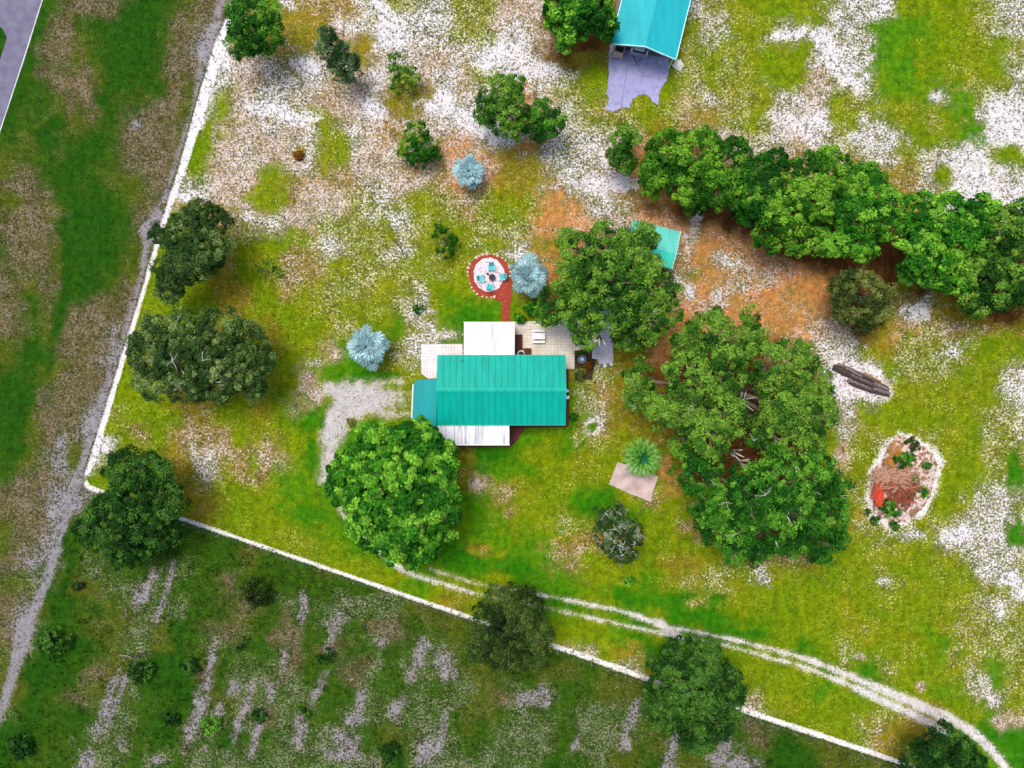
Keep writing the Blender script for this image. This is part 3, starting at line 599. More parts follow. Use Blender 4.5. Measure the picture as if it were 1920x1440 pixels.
tree('young_tree', 'round green sapling just above and left of a silver palm', 'tree', [(780,255,24,3),(798,275,22,2.8),(768,275,22,2.8),(785,295,20,2.4),(810,290,13,1.8),(752,290,10,1.6)], 'sap', .22, cl=.42, dens=.9, per=28, seed=6, trunk_r=.08, light=.22, gap=.28)
tree('oak_tree', 'leafy green tree at the top edge left of the turquoise carport', 'tree', [(1060,15,38,7),(1100,10,40,7.5),(1125,40,30,6),(1080,48,32,6),(1045,45,24,5),(1062,82,16,4),(1132,58,20,5),(1100,-40,40,6)], 'bright', .3, cl=.5, seed=7, light=.3)
tree('young_tree', 'short bushy tree at the left end of the tree row', 'tree', [(1168,262,24,4.5),(1162,290,24,4.3),(1175,310,20,3.6),(1185,262,14,3.5)], 'oak', .2, seed=8, light=.36)
tree('row_tree', 'wide dense tree second in the row below the carport drive', 'tree', [(1250,285,40,6.5),(1310,290,46,7.5),(1365,300,40,7),(1230,325,34,6),(1285,345,40,6.5),(1345,350,44,7.2),(1300,385,22,4),(1395,335,32,6.5),(1225,355,20,4.5)], 'hedge', .24, seed=9)
tree('row_tree', 'narrow dark tree at the middle of the row', 'tree', [(1425,330,34,7),(1450,310,28,6.6),(1405,375,34,6.5),(1440,370,34,7),(1400,405,22,5)], 'deep', .24, seed=10)
tree('row_tree', 'broad light green tree with its crown reaching furthest down towards the orange dirt', 'tree', [(1510,330,36,7),(1550,315,36,7),(1475,400,44,7.5),(1530,375,44,8),(1440,445,30,5.5),(1500,445,36,6),(1590,350,36,7.4)], 'hedge', .26, seed=11, light=.42, twigs=5)
tree('row_tree', 'dense green tree right of the light green one in the row', 'tree', [(1620,345,36,7),(1640,385,40,7.5),(1590,400,40,7.5),(1565,450,34,6),(1610,455,34,6),(1660,420,30,6.5)], 'bright', .26, seed=12)
tree('row_tree', 'large bright tree with rosettes of leaves, second from the right edge of the row', 'tree', [(1720,400,36,6.5),(1770,410,44,8),(1715,440,40,7.5),(1800,440,44,8),(1740,490,44,7.5),(1710,510,26,5.5),(1775,515,36,6.5),(1830,405,36,7)], 'bright', .3, seed=13, light=.36)
tree('row_tree', 'dark green tree at the right edge of the photo in the row', 'tree', [(1875,430,44,7.5),(1910,480,44,7.5),(1840,500,40,7),(1885,540,40,6.5),(1830,555,36,5.5),(1925,420,40,7),(1940,540,40,6)], 'oak', .24, seed=14)
tree('oak_tree', 'round dark olive tree standing alone on the orange dirt', 'tree', [(1600,540,38,5.5),(1635,550,38,5.5),(1590,572,36,5),(1625,580,38,5),(1610,556,40,6),(1655,575,22,4)], 'olive', .2, seed=15, trunk_r=.2, light=.4)
tree('live_oak', 'wide live oak over the patio and green shed roof', 'tree', [(1140,460,44,9),(1090,480,40,8),(1190,480,44,9.5),(1130,520,50,10.5),(1195,535,50,10.5),(1235,545,36,8),(1080,530,40,8.5),(1045,565,36,6.5),(1090,580,42,8.5),(1150,590,46,9.5),(1205,600,42,8.5),(1245,590,30,7),(1100,625,30,6.5),(1180,625,34,7),(1025,590,24,4.5),(1210,450,26,7.5),(1065,450,20,6)], 'oak', .22, cl=.62, seed=16, trunk_r=.5, holes=[(1128,632,13),(1116,472,7)], twigs=20, light=.46)
tree('live_oak', 'biggest live oak with a gap showing bare limbs, right of the house', 'tree', [(1330, 620, 39.1, 10.1), (1290, 640, 33.5, 7.3), (1400, 640, 31.6, 8), (1480, 680, 42.8, 10.1), (1430, 690, 46.5, 10.3), (1340, 690, 48.4, 11), (1284, 706, 44, 11.6), (1196, 712, 33, 7.3), (1200, 745, 31.6, 7), (1240, 770, 31.6, 8.6), (1290, 765, 44.6, 9.8), (1350, 780, 42.8, 10.5), (1320, 820, 37.2, 10.1), (1520, 730, 40.9, 7.8), (1470, 760, 46.5, 10.5), (1530, 780, 33.5, 9.1), (1440, 810, 42.8, 8.8), (1500, 830, 37.2, 8.5), (1400, 600, 16.7, 8.1), (1340, 600, 14.9, 6.8), (1270, 830, 20.5, 5)], 'oak', .22, cl=.62, seed=17, trunk_r=.6, holes=[(1398,752,14),(1452,818,9),(1385,852,8)], twigs=30, light=.5)
tree('live_oak', 'deep green live oak with pale bare twigs, below the biggest one', 'tree', [(1310,890,44,8.5),(1295,860,30,7),(1340,940,46,9.5),(1400,930,50,11),(1400,900,36,9),(1460,900,48,10.5),(1520,890,44,9),(1550,920,36,8),(1550,970,38,8),(1490,960,48,10),(1430,985,46,9.5),(1360,990,42,8.5),(1380,1025,32,6.5),(1420,1030,26,6),(1530,1015,40,7.5),(1480,1015,32,6.5),(1325,975,28,6.5),(1570,1005,20,6)], 'deep', .22, cl=.62, seed=18, trunk_r=.55, holes=[(1394,868,9)], twigs=60)
tree('shade_tree', 'large bright leafy tree where the driveway curves round beside the house', 'tree', [(720,850,46,8),(780,830,46,8.5),(820,860,36,8),(680,880,44,8),(745,900,56,10.5),(810,910,46,9),(655,920,34,7),(700,940,48,9.5),(770,960,52,10),(830,950,36,8),(690,985,36,7),(740,1005,42,8),(790,1010,36,7),(780,1040,22,5),(845,1000,14,5.5),(700,820,26,6.5),(640,885,20,5.5)], 'bright', .34, cl=.55, dens=1.1, seed=19, trunk_r=.4, light=.34)
tree('live_oak', 'grey green oak touching the fence, upper of the two on the left side', 'tree', [(375,410,34,7),(405,420,28,6),(350,440,36,7),(390,460,38,7.5),(330,455,26,6),(360,495,34,7),(325,510,34,6.5),(320,545,26,5),(400,490,24,5.5),(300,440,18,4)], 'grey', .19, dens=1.25, seed=20, light=.22)
tree('live_oak', 'wide grey green oak, lower of the two on the left side of the yard', 'tree', [(300,625,38,6.5),(350,620,38,7.5),(410,620,42,8),(460,645,40,7),(280,670,40,7),(340,670,46,8.5),(400,670,46,9),(455,690,42,8),(290,715,36,6.5),(350,715,38,7.5),(415,720,36,7),(480,680,34,6.5),(265,640,22,5),(380,735,20,5),(480,725,24,5)], 'grey', .19, seed=21, trunk_r=.5, holes=[(335,722,9),(425,712,8)], twigs=22, light=.3)
tree('oak_tree', 'dark bushy oak spreading over the fence corner', 'tree', [(235,880,36,6),(285,890,40,7),(255,930,48,8),(310,940,38,7),(203,958,34,6.5),(230,980,46,7),(290,985,42,6.5),(184,1000,32,5),(235,1030,34,5),(165,985,22,4.5),(275,1030,26,4)], 'dim', .2, dens=1.25, seed=22, light=.4)
tree('oak_tree', 'dark olive tree growing across the fence between driveway and field', 'tree', [(940,1130,36,5.5),(985,1140,36,5.5),(915,1165,36,5.5),(960,1175,44,7),(1005,1185,32,5.5),(910,1210,32,4.5),(955,1225,36,5),(1000,1225,30,4.5)], 'dimol', .18, dens=1.2, seed=23, light=.4)
tree('oak_tree', 'round deep green tree growing across the fence below the driveway', 'tree', [(1270,1240,44,6.5),(1320,1245,44,6.5),(1350,1280,36,6),(1245,1275,38,5.5),(1300,1295,52,8),(1360,1320,30,5),(1250,1325,40,5.5),(1310,1350,46,6),(1350,1355,30,4.5),(1310,1385,30,4),(1355,1290,36,5.5)], 'dim', .2, dens=1.15, seed=24, light=.5)
tree('oak_tree', 'dark tree at the bottom edge beside the driveway bend', 'tree', [(1760,1405,44,6),(1800,1420,36,5.5),(1725,1425,34,5),(1770,1450,46,6),(1830,1440,20,4)], 'dim', .2, seed=25, light=.25)
tree('bare_shrub', 'sparse grey shrub with pale bare stems on the lower lawn', 'shrub', [(1150,980,30,3),(1180,1000,28,3),(1150,1015,30,3),(1170,1035,24,2.5),(1122,965,14,2),(1158,950,12,2),(1135,1000,22,2.6),(1165,1005,26,3.4)], 'silver', .17, cl=.36, dens=.8, per=20, seed=26, trunk_r=.1, twigs=64, gap=.25, light=.2)
tree('young_tree', 'thin dark green sapling above left of the fire pit', 'tree', [(822,432,16,2.4),(845,440,14,2.2),(812,455,14,2),(835,465,18,2),(850,452,9,1.6)], 'sap', .18, cl=.34, dens=.7, per=16, seed=27, trunk_r=.05, gap=.4, light=.1)
tree('young_tree', 'faint sparse sapling on the left lawn', 'tree', [(500,500,13,1.6),(485,505,10,1.4),(512,512,10,1.2),(498,518,10,1.2)], 'sap', .18, cl=.32, dens=.7, per=14, seed=28, trunk_r=.04, gap=.42, light=.4)
SH = [(783,579,9,.7,'deep','tiny round shrub in a ring of white sand above the patio'),(560,291,9,.5,'rust','small rusty brown clump alone on the pink sand'),
 (100,1205,30,1.6,'dim','leafy shrub beside the grey track in the lower left'),(478,1110,30,1.8,'dimol','dull dark shrub nearest the fence in the lower field'),
 (262,1262,24,1.3,'dim','low bush with big leaves beside fallen pale wood'),(607,1228,17,1.3,'dim','small round dark bush in the middle of the lower field'),
 (728,1412,20,1.2,'dim','dark bush at the bottom edge of the lower field'),(318,1345,16,1,'dim','small bush left of the widest sand streak'),
 (395,1362,20,1,'deep','bush on the right edge of the widest sand streak'),(488,1340,16,1,'dim','small bush between two sand streaks'),(575,1335,12,.9,'dim','small bush right of the streaks near the bottom'),
 (35,1400,26,1.2,'dim','bush in the bottom left corner'),(145,1098,9,.8,'dimol','tiny dark shrub next to a grey dirt streak by the track'),(355,1250,18,.9,'dim','low bush in the middle left of the field'),(450,1205,14,1,'dimol','grey leafed tuft below the dull dark shrub'),
 (793,793,18,1.6,'rust','rusty leaved shrub tucked under the west porch roof'),(1000,578,16,1.4,'bright','light green shrub between silver palm and north patio'),(975,596,10,.9,'bright','small light shrub at the corner of the white porch'),
 (1695,865,20,1.2,'deep','bright green shrub on top of the sandy mound'),(1712,895,10,.8,'dim','dark shrub just right of the brush pile'),(1735,875,9,.7,'dim','small dark shrub near the right rim of the mound'),(1668,952,19,1.1,'deep','dark green shrub at the bottom of the brush pile'),
 (1706,928,9,.7,'deep','small green shrub right of the red clippings on the mound'),(1730,922,10,.7,'bright','small light green shrub near the lower right rim of the mound'),(1640,975,7,.5,'dim','tiny shrub at the lower left rim of the mound'),(1678,985,9,.6,'dim','small shrub at the very bottom of the mound'),(1620,962,9,.7,'dim','small shrub just outside the lower left of the mound'),(1712,832,14,.5,'olive','flat strip of weeds along the top of the mound'),
 (1088,700,11,.8,'olive','mixed green plants at the foot of the planting bed'),(1100,685,8,.6,'rust','reddish plants beside the birdbath'),(1085,664,7,.6,'dimol','dark plants at the top of the planting bed'),(1076,780,7,.5,'bright','little bright green shrub at the east wall'),
 (640,862,9,.7,'olive','low weed clump at the edge of the grey drive'),(658,790,7,.4,'olive','weeds in the middle of the grey drive'),(1180,1090,9,.4,'bright','low weed tuft on the lower lawn')]
for i, (px, py, r_, h_, pl, lb) in enumerate(SH):
    tree('shrub', lb, 'shrub', [(px, py, r_*.8, h_), (px+r_*.6, py+r_*.35*(1 if i % 2 else -1), r_*.5, h_*.7), (px-r_*.65, py-r_*.2, r_*.42, h_*.6), (px-r_*.1, py+r_*.6, r_*.36, h_*.55)], pl, .17, cl=.26, dens=.6, gap=.3, per=16, seed=60+i, trunk_r=.04, limbs=False, light=.35)

def fan_palm(px, py, rp, h, seed, label):
    """silver fan palm: crown of costapalmate fans"""
    rr = random.Random(seed); x, y = P(px, py, h); root = empty('silver_palm', (x, y, 0), label, 'palm', 'silver blue fan palms')
    r = 1.22*rp*PX*(H-h)/H; MB().tube([(x, y, 0), (x, y, h*.5), (x, y, h*.86)], [.28, .24, .2], 10).build('trunk', BARK, root, True)
    Q, Cc, st = [], [], MB(); nf = 24
    for i in range(nf):
        a = i*2.39996; t = (i+.5)/nf; el = R(82-76*t)+rr.uniform(-.12, .12)
        u = Vector((math.cos(a)*math.cos(el), math.sin(a)*math.cos(el), math.sin(el))); pl = r*(.12+.50*t)*rr.uniform(.9, 1.1)
        o = Vector((x, y, h*.84)); hub = o+u*pl; st.tube([o, hub], [.04, .025], 4)
        side = Vector((-math.sin(a), math.cos(a), 0)); tl_ = el-.5-.35*t+rr.uniform(-.3, .3)      # the fan lies flatter than its stalk
        v_ = Vector((math.cos(a)*math.cos(tl_), math.sin(a)*math.cos(tl_), math.sin(tl_))); nr = v_.cross(side).normalized()
        if nr.z < 0: nr = -nr
        roll = rr.uniform(-.5, .5); side = (side*math.cos(roll)+nr*math.sin(roll)).normalized(); nr = v_.cross(side).normalized()
        if nr.z < 0: nr = -nr
        fr = r*.40*rr.uniform(.85, 1.12); shade = rr.uniform(.64, 1.15); ns = 13
        for k in range(ns):
            ph = -1.6+3.2*k/(ns-1); d = v_*math.cos(ph)+side*math.sin(ph); L1 = fr*(1-.12*abs(ph))*rr.uniform(.88, 1.06); wv = d.cross(nr).normalized()*L1*.125
            md = hub+d*L1*.62+nr*L1*.05; tip = hub+d*L1-nr*L1*.10; fold = nr*fr*.05*(1 if k % 2 else -1)
            Q.append([hub, md+wv+fold, tip, md-wv+fold]); kk = shade*rr.uniform(.8, 1.2)*(1 if k % 2 else .72); Cc.append(tuple(v*kk for v in alb((156, 198, 202))))
    st.build('stalks', mat('palm stalk', (150,175,165), .6), root)
    fast_quads('crown', np.array([[tuple(v) for v in q] for q in Q]), PALM, root, np.array(Cc, np.float32))
fan_palm(880, 320, 34, 2.6, 1, 'small round silver blue fan palm standing above the others on the sand')
fan_palm(992, 516, 41, 3.2, 2, 'silver blue fan palm between the fire pit and the big oak')
fan_palm(687, 650, 44, 3.2, 3, 'silver blue fan palm on the lawn left of the house')

def feather_palm(px, py, rp, h):
    rr = random.Random(5); x, y = P(px, py, h); root = empty('feather_palm', (x, y, 0), 'round green feather palm beside the pinkish concrete pad', 'palm')
    r = rp*PX*(H-h)/H; MB().tube([(x, y, 0), (x, y, h*.8)], [.26, .2], 10).build('trunk', DARKBARK, root, True)
    Q, Cc, st = [], [], MB(); nf = 44
    for i in range(nf):
        a = i*2.39996; t = (i+.5)/nf; el = R(74-70*t); Lf = r*(.74+.3*t)*rr.uniform(.93, 1.05); pts = []
        for s in range(9):
            q = s/8; e2 = el-q*q*R(46); pts.append((q, e2))
        p = Vector((x, y, h*.8)); line = [p.copy()]
        for q, e2 in pts[1:]:
            p = p+Vector((math.cos(a)*math.cos(e2), math.sin(a)*math.cos(e2), math.sin(e2)))*(Lf/8*1.08); line.append(p.copy())
        st.tube(line[::2], [.025, .02, .015, .01, .005], 4)
        sd_ = Vector((-math.sin(a), math.cos(a), 0))
        for s in range(1, 26):
            f = s/25*7.6; i0 = int(f); pp = line[i0].lerp(line[i0+1], f-i0); dv = (line[i0+1]-line[i0]).normalized(); q = s/25
            ll = Lf*.20*math.sin(min(1, q*1.5+.25)*math.pi*.62)*1.1
            for sg in (-1, 1):
                e = pp+(dv*.75+sd_*sg*.75+Vector((0, 0, .22))).normalized()*ll; wv = dv*.035
                Q.append([pp-wv, pp+wv, e, pp.lerp(e, .6)-wv*1.2])
                c = alb((44, 128, 74)) if q < .62 else alb((104, 170, 40)); kk = rr.uniform(.7, 1.25); Cc.append(tuple(v*kk for v in c))
    st.build('stalks', mat('green stalk', (90,150,80), .6), root)
    fast_quads('crown', np.array([[tuple(v) for v in q] for q in Q]), PALM, root, np.array(Cc, np.float32))
feather_palm(1207, 859, 37, 2.2)

# ------------------------------------------------------------------ grass tufts (uncountable)
def tufts(n, seed, hmin, hmax, name, sandy):
    global rng
    rng = np.random.default_rng(seed)
    X = rng.uniform(-60, 60, n); Y = rng.uniform(-46, 46, n); V, S, C = ground_fields(X, Y)
    px = X/PX+960; py = 720-Y/PX; ok = np.ones(n, bool)
    for (a0, a1, b0, b1) in [(772,1078,603,840),(1078,1152,560,715),(1136,1300,-200,212),(876,962,472,606),(1142,1236,864,942)]: ok &= ~((px > a0) & (px < a1) & (py > b0) & (py < b1))
    ok &= ~((px < 110-(py)*.43-2) & (py < 300))
    if sandy: ok &= (S > .2) & (rng.random(n) < np.where(S > .8, .35, .75))
    else: ok &= (S < .3)
    X, Y, V, S = X[ok], Y[ok], V[ok], S[ok]; n = len(X)
    k = 5; ci = np.repeat(np.arange(n), k); m_ = len(ci); a = rng.uniform(0, 6.283, m_); hh = rng.uniform(hmin, hmax, m_); sp_ = rng.uniform(.5, 1.4, m_)*hh
    b0 = np.stack([X[ci]+rng.normal(0, .05, m_), Y[ci]+rng.normal(0, .05, m_), np.full(m_, -.02)], -1)
    tip = b0+np.stack([np.cos(a)*sp_, np.sin(a)*sp_, hh], -1); wv = np.stack([-np.sin(a), np.cos(a), np.zeros(m_)], -1)*(hh*.22)[:, None]
    Q = np.stack([b0-wv, b0+wv, tip], 1)
    base = V[ci]; 
    if sandy: base = base*.6+np.array(alb((104, 106, 66)))*.35
    col = base*rng.uniform(.6, 1.35, m_)[:, None]
    o = fast_quads(name, Q, GRASS, None, col.astype(np.float32), nper=3); tag(o, kind='stuff')
    return o
tag(tufts(90000, 5, .04, .13, 'grass', False), 'short lawn and field grass in olive and green', 'grass')
def weeds():
    """taller rough growth on the neighbouring field"""
    global rng
    rng = np.random.default_rng(8); n = 34000; X = rng.uniform(-60, 60, n); Y = rng.uniform(-46, 46, n); px = X/PX+960; py = 720-Y/PX
    V, S, C = ground_fields(X, Y); ok = (~inside(px, py)) & (py > 880) & (S < .5) & (fbm(px/22, py/30, 71, 3) > .46) & (px > 170-(py-900)*.36)
    X, Y, V = X[ok], Y[ok], V[ok]; n = len(X); k = 9; ci = np.repeat(np.arange(n), k); m_ = len(ci); sz = rng.uniform(.12, .42, n)[ci]
    c = np.stack([X[ci]+rng.normal(0, .5, m_)*sz, Y[ci]+rng.normal(0, .5, m_)*sz, sz*rng.uniform(.2, 1, m_)], -1); d = unit(m_, .1); ln = rng.uniform(.10, .22, m_)
    tint = V[ci]*rng.uniform(.5, 1.7, n)[ci][:, None]*rng.uniform(.7, 1.3, m_)[:, None]
    return fast_quads('weeds', leaf_quads(c, d, ln, ln*.6), GRASS, None, tint.astype(np.float32))
tag(tag(weeds(), kind='stuff'), 'rough leafy weeds growing over the neighbouring field', 'weeds')
tag(tufts(75000, 6, .07, .22, 'grass_tufts', True), 'scattered tufts of dry grass growing out of the white sand', 'grass tufts')

# ------------------------------------------------------------------ buildings
def metal(name, c, rough=.38, met=.0, var=.13, sc_=1):
    return mat(name, c, rough, var, sc_, metal=met, spec=.12, stretch=(1.4, .22, 1), detail=6, bump=.006, bscale=1.6)
TEAL = metal('teal painted steel', (8,166,146), .34); TEAL2 = metal('blue teal painted steel', (0,150,152), .4); TURQ = metal('turquoise painted steel', (40,174,182), .42); TEALC = metal('teal trim', (30,178,156), .4)
def streaky_white(name):
    m, N, L, b = new_mat(name); tc = N.new('ShaderNodeTexCoord'); mp = N.new('ShaderNodeMapping'); mp.inputs['Scale'].default_value = (4.2, .22, 1); L.new(tc.outputs['Object'], mp.inputs[0])
    nz = N.new('ShaderNodeTexNoise'); nz.inputs['Scale'].default_value = 1; nz.inputs['Detail'].default_value = 3; L.new(mp.outputs[0], nz.inputs[0])
    cr = N.new('ShaderNodeValToRGB'); cr.color_ramp.elements[0].position = .52; cr.color_ramp.elements[1].position = .64
    cr.color_ramp.elements[0].color = (.66, .66, .67, 1); cr.color_ramp.elements[1].color = (.36, .38, .41, 1)
    L.new(nz.outputs[0], cr.inputs[0]); L.new(cr.outputs[0], b.inputs['Base Color']); b.inputs['Roughness'].default_value = .45
    return m
WROOF = streaky_white('stained white roof panel'); WTRIM = mat('white trim', (246,244,242), .5, .04, 2); CREAM = mat('cream siding', (226,214,188), .8, .08, 1.2, .01); GLASS = mat('dark window glass', (36,48,58), .12, .1, 1, spec=.8)
DOORM = mat('brown door', (110,84,60), .6, .1, 2); POST = mat('white post', (232,230,224), .6, .06, 3); WOODP = mat('wood post', (150,120,86), .8, .2, 4)
SCREEN = mat('dark screen mesh', (58,60,58), .8, .1, 3); CONC = mat('concrete floor', (186,180,172), .9, .1, 1)

def ribbed_roof(name, e0, e1, r0, r1, mt, parent, pitch=.7, th=.07, rib=.045, rw=.03):
    """sloping panel: eave e0-e1 to ridge r0-r1 (3D points), ribs run eave to ridge"""
    e0, e1, r0, r1 = map(Vector, (e0, e1, r0, r1)); n = (e1-e0).cross(r0-e0).normalized(); n = -n if n.z < 0 else n
    m_ = MB(); m_.add([e0, e1, r1, r0]+[q-n*th for q in (e0, e1, r1, r0)], [(0,1,2,3),(7,6,5,4),(0,4,5,1),(1,5,6,2),(2,6,7,3),(3,7,4,0)])
    k = int((e1-e0).length/pitch)
    for i in range(1, k+1):
        t = i/(k+1); a = e0.lerp(e1, t); b_ = r0.lerp(r1, t); s_ = (e1-e0).normalized()*rw
        m_.add([a-s_*1.6, a+s_*1.6, b_+s_*1.6, b_-s_*1.6, a-s_*.6+n*rib, a+s_*.6+n*rib, b_+s_*.6+n*rib, b_-s_*.6+n*rib], [(4,5,6,7),(0,1,5,4),(1,2,6,5),(2,3,7,6),(3,0,4,7)])
    return m_.build(name, mt, parent)

# --- main house
hx, hy = P(940, 731); house = empty('house', (hx, hy, 0), 'single storey house with a teal ribbed metal roof and white porch roofs', 'house')
EZ, RZ = 3.0, 4.15
xl_, yt = P(820, 667, EZ); xr_, yb = P(1060.5, 796, EZ); ym = P(940, 731.5, RZ)[1]
ov = .5; wx0, wx1, wy0, wy1 = xl_+ov, xr_-ov, yb+ov, yt-ov
wl = MB(); wl.box(wx0, wx1, wy0, wy1, 0, EZ-.12)
wl.add([(x, y, z) for x in (wx0, wx1) for (y, z) in ((wy0, EZ-.12), (wy1, EZ-.12), (ym, RZ-.25))], [(0,1,2),(5,4,3),(0,3,4,1),(1,4,5,2),(2,5,3,0)]); wl.build('wall', CREAM, house)
ribbed_roof('roof', (xl_, yb, EZ), (xr_, yb, EZ), (xl_, ym, RZ), (xr_, ym, RZ), TEAL, house)
nr_ = ribbed_roof('roof', (xl_, yt, EZ), (xr_, yt, EZ), (xl_, ym, RZ), (xr_, ym, RZ), TEAL, house)
MB().add([(xl_-.03, ym-.22, RZ-.02), (xr_+.03, ym-.22, RZ-.02), (xr_+.03, ym, RZ+.07), (xl_-.03, ym, RZ+.07), (xl_-.03, ym+.22, RZ-.02), (xr_+.03, ym+.22, RZ-.02)], [(0,1,2,3),(3,2,5,4)]).build('ridge_cap', TEALC, nr_)
vx, vy = P(866, 676, 3.3); MB().disc(vx, vy, 3.05, 3.5, .07).disc(vx, vy, 3.05, 3.2, .17, .1).build('vent_pipe', mat('dark teal vent', (20,110,120), .5), nr_)
MB().box(xl_-.02, xr_+.02, yb-.1, yb-.005, EZ-.16, EZ-.04).build('gutter', TEALC, house); MB().box(xl_-.02, xr_+.02, yt+.005, yt+.1, EZ-.16, EZ-.04).build('gutter', TEALC, house)
def window(x0, x1, y, z0, z1, side, parent, axis='x'):
    f = MB(); p_ = MB(); t = .05
    def bx(m_, a0, a1, d0, d1, c0, c1):
        (m_.box(a0, a1, min(y+side*d0, y+side*d1), max(y+side*d0, y+side*d1), c0, c1) if axis == 'x' else m_.box(min(y+side*d0, y+side*d1), max(y+side*d0, y+side*d1), a0, a1, c0, c1))
    bx(f, x0, x0+.08, .003, t, z0, z1); bx(f, x1-.08, x1, .003, t, z0, z1); bx(f, x0+.08, x1-.08, .003, t, z1-.08, z1); bx(f, x0+.08, x1-.08, .003, t, z0, z0+.08)
    bx(p_, x0+.08, x1-.08, .004, .02, z0+.08, z1-.08); fo = f.build('window', WTRIM, parent); p_.build('pane', GLASS, fo)
for px_ in (985, 1020): x = P(px_, 0)[0]; window(x-.6, x+.6, wy0, .95, 2.15, -1, house)
for px_ in (840, 1010): x = P(px_, 0)[0]; window(x-.6, x+.6, wy1, .95, 2.15, 1, house)
for yy in (ym+1.4, ym-1.6): window(yy-.55, yy+.55, wx1, .95, 2.15, 1, house, 'y')
for px_, yy, s in ((890, wy0, -1), (920, wy1, 1)):
    x = P(px_, 0)[0]; y0_, y1_ = sorted((yy+s*.004, yy+s*.06)); d_ = MB().box(x-.45, x+.45, y0_, y1_, .1, 2.1).build('door', DOORM, house)
    MB().disc(x+.35, yy+s*.1, 1.0, 1.08, .04, n=10).build('handle', metal('brass', (190,160,90), .3), d_)
x, y = P(1064, 733, .9); tag(MB().box(x-.28, x+.12, y-.14, y+.14, .35, 1.1).build('meter_box', mat('white box', (240,240,240)), bevel=.02), 'white meter box on the east wall, the upper of two', 'utility box', 'white boxes on the east wall')
x, y = P(1065, 745, .9); tag(MB().box(x-.28, x+.12, y-.18, y+.18, .25, 1.25).build('meter_box', mat('white box', (240,240,240)), bevel=.02), 'larger white utility box on the east wall, the lower of two', 'utility box', 'white boxes on the east wall')
# north porch
def porch(name, label, x0p, x1p, y0p, y1p, zo, zi, north):
    (x0, ya) = P(x0p, y0p, zo); (x1, yb_) = P(x1p, y1p, zo); ye = ya if north else yb_; yi = (yt-.02) if north else (yb+.02)
    root = empty(name, ((x0+x1)/2, (ye+yi)/2, 0), label, 'porch', 'white roofed porches')
    ribbed_roof('roof', (x0, ye, zo), (x1, ye, zo), (x0, yi, zi), (x1, yi, zi), WROOF, root, pitch=.62, rib=.02, rw=.015, th=.06)
    s = 1 if north else -1; f_ = MB(); y0_, y1_ = sorted((ye+s*.004, ye+s*.09)); f_.box(x0-.04, x1+.04, y0_, y1_, zo-.14, zo+.02); f_.build('gutter', WTRIM, root)
    n_ = 4
    for i in range(n_):
        xx = x0+.15+(x1-x0-.3)*i/(n_-1); yy = ye-s*.15; MB().box(xx-.06, xx+.06, yy-.06, yy+.06, .08, zo-.08).build('post', POST, root)
    y0_, y1_ = sorted((ye-s*.05, (wy1 if north else wy0)+s*.004)); MB().box(x0+.05, x1-.05, y0_, y1_, -.02, .08).build('floor', CONC, root)
    yy = ye-s*.15; rl = MB(); rl.box(x0+.21, x1-.21, yy-.03, yy+.03, .95, 1.02)
    rl.build('rail', POST, root)
    sw = MB(); ya_, yb2 = sorted((ye-s*.25, (wy1 if north else wy0)+s*.01))
    for xx in (x0+.15, x1-.15): MB().box(xx-.02, xx+.02, ya_, yb2, .081, zo-.09).build('screen_wall', SCREEN, root)
porch('porch', 'square white roofed porch on the north side of the house', 870, 965, 605, 667, 2.55, 2.82, True)
porch('porch', 'long narrow white roofed porch on the south side of the house', 820.5, 955, 796, 833.5, 2.5, 2.80, False)
# west awning roof
aw = empty('awning', (*P(797, 750), 0), 'flat blue teal roof covering the west entrance of the house', 'awning')
pl = [P(*q, 2.6) for q in ((776,720),(778,715),(784,711.5),(818.5,711),(819,840),(806,836),(806,797),(800,790),(773.5,784.5))]
MB().slab([q for q in pl][::-1], 2.55, 2.65).build('roof', TEAL2, aw, bevel=.03)
e_ = MB(); a_, b_ = Vector((*P(776,720,2.6), 2.6)), Vector((*P(773.5,784.5,2.6), 2.6)); e_.tube([a_+Vector((-.08,0,0)), b_+Vector((-.08,0,0))], [.09, .09], 6); e_.build('gutter', mat('cream gutter', (240,236,214), .6), aw)
for q in ((779,722),(777,780),(809,828)):
    x, y = P(*q, 2.6); MB().box(x-.06, x+.06, y-.06, y+.06, 0, 2.55).build('post', POST, aw)

# --- carport
u0 = Vector((*P(1146.5, 81.5, 3.0), 3.0)); u1 = Vector((*P(1266.5, 111, 3.0), 3.0)); du = (u1-u0); du.normalize(); dv = Vector((-du.y, du.x, 0)); Lb = 14
mid_ = (u0+u1)/2+Vector((0, 0, 1.15)); cp = empty('carport', (mid_.x, mid_.y, 0), 'large turquoise gabled metal carport at the top edge with vehicles under it', 'carport')
ribbed_roof('roof', u0, u0+dv*Lb, mid_, mid_+dv*Lb, TURQ, cp, pitch=.9, rib=.008, rw=.02)
ribbed_roof('roof', u1, u1+dv*Lb, mid_, mid_+dv*Lb, TURQ, cp, pitch=.9, rib=.008, rw=.02)
tr = MB(); TR = mat('pale turquoise trim', (190,240,240), .5)
for a_, b_ in ((u0, mid_), (mid_, u1)):
    c_ = (a_+b_)/2; hv = (b_-a_)/2; tr.obox(c_-dv*.05+Vector((0, 0, -.03)), hv, dv*.045, (0, 0, .09))
for e, s in ((u0, -1), (u1, 1)): tr.obox(e+dv*Lb/2+du*s*.06+Vector((0, 0, -.02)), dv*Lb/2, du*.05, (0, 0, .08))
tr.build('trim', TR, cp)
wd_ = (u1-u0).length
for s in range(5):
    for sd_ in (.2, wd_-.2):
        p_ = u0+du*sd_+dv*(.25+s*3.3); MB().box(p_.x-.06, p_.x+.06, p_.y-.06, p_.y+.06, 0, 2.93).build('post', POST, cp)
